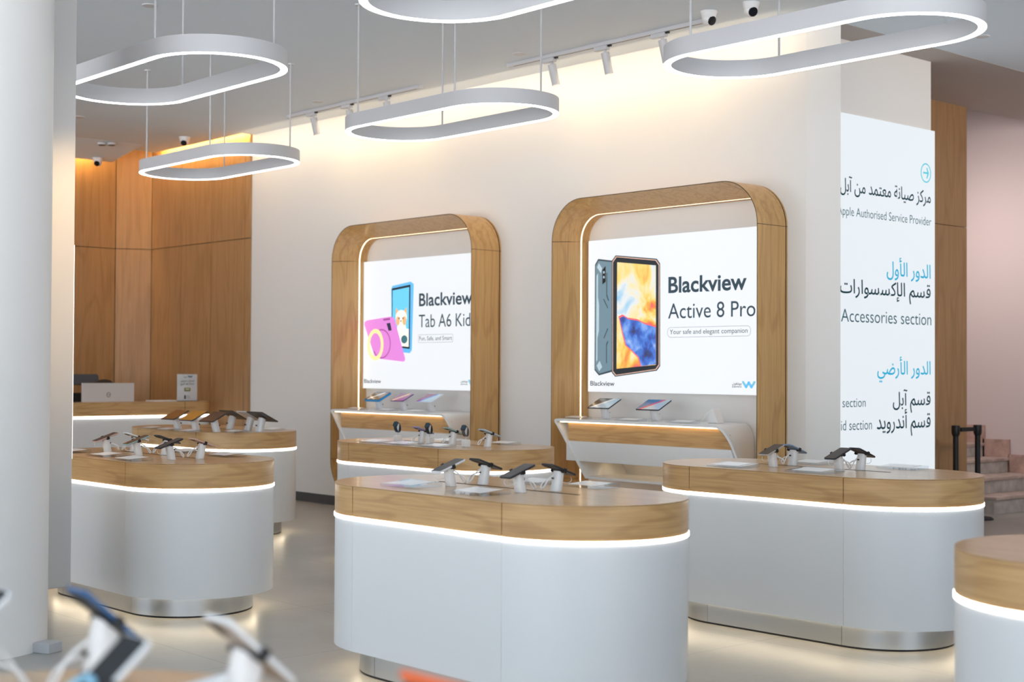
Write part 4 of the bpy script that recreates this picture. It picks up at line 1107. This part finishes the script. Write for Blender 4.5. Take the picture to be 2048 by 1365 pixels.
def fg_station(x, y, rz, phone, face, look, plab, size=(.074, .158), back='ph_titan'):
    lab = f'white stand holding the {plab} in the left foreground'
    if fs[0] is None: fs[0] = make_tall_stand((x, y, z), rz, lab)
    elif size[0] > .1: make_tall_stand((x, y, z), rz, lab, size[0]/2+.0045)
    else: dup(fs[0], (x, y, z), rz, lab)
    t = thing('smartphone', look, 'smartphone', (x, y, z), rz, 'phones on the display stands')
    M = Matrix.Translation((0, -.025, .117)) @ Matrix.Rotation(FT, 4, 'X')
    phone_body(MB(), *size, .0085, .011, M).build('phone_body', phone, t, bevel=.0018, smooth=True)
    phone_body(MB(), size[0]-.006, size[1]-.006, .0004, .009, M @ Matrix.Translation((0, 0, .0046))).build('screen', face, t)
    phone_body(MB(), size[0]-.008, size[1]-.008, .0006, .009, M @ Matrix.Translation((0, 0, -.0046))).build('back_glass', back, t)
    if 'nearest' in plab: MB().tube([(-.030, -.055, .008), (-.032, -.03, .012), (-.02, -.008, .014), (0, -.001, .014), (.02, -.008, .014), (.032, -.03, .012), (.030, -.055, .008)], .005, 10, 2, M).build('grip_loop', mat('loop_blue', (.25, .52, .70), .4), t, smooth=True)['label'] = 'light blue grip loop'
    if size[0] < .1: phone_body(MB(), .026, .03, .002, .007, M @ Matrix.Translation((size[0]/2-.019, size[1]/2-.026, -.0052))).build('camera_bump', 'black', t)
def under(px_center, rz):
    """stand foot below a phone centre"""
    return px_center[0], px_center[1]+(.025 if rz == 0 else -.025)
for (cx, cy), rz, ph, fc, lk, pl, sz_ in (
        ((-2.241, 1.109), PI, 'ph_navyedge', 'screen_black', 'dark phone with a blue frame facing away in the left foreground', 'blue framed phone', None),
        ((-1.79, .872), 0, 'ph_white', 'screen_black', 'dark screened phone with a pale frame nearest in the left foreground', 'nearest dark phone', None),
        ((-2.305, .90), 0, 'ph_white', 'screen_black', 'dark screened phone at the very left edge of the photo', 'leftmost phone', None),
        ((-1.864, 1.147), PI, 'ph_white', 'ph_titan', 'white framed phone facing away in the foreground', 'white framed phone', None),
        ((-1.434, 1.176), PI, 'ph_orange', 'screen_black', 'orange phone cut by the bottom edge of the photo', 'orange phone', (.15, .074))):
    x_, y_ = under((cx, cy), rz)
    fg_station(x_, y_, rz, ph, fc, lk, pl, sz_ or (.074, .158), 'ph_orange' if ph == 'ph_orange' else 'ph_backdark' if ph == 'ph_navyedge' else 'ph_titan')
make_holder((-2.10, 1.225, z), 'white price holder beside the white framed phone in the foreground', .12, .10)
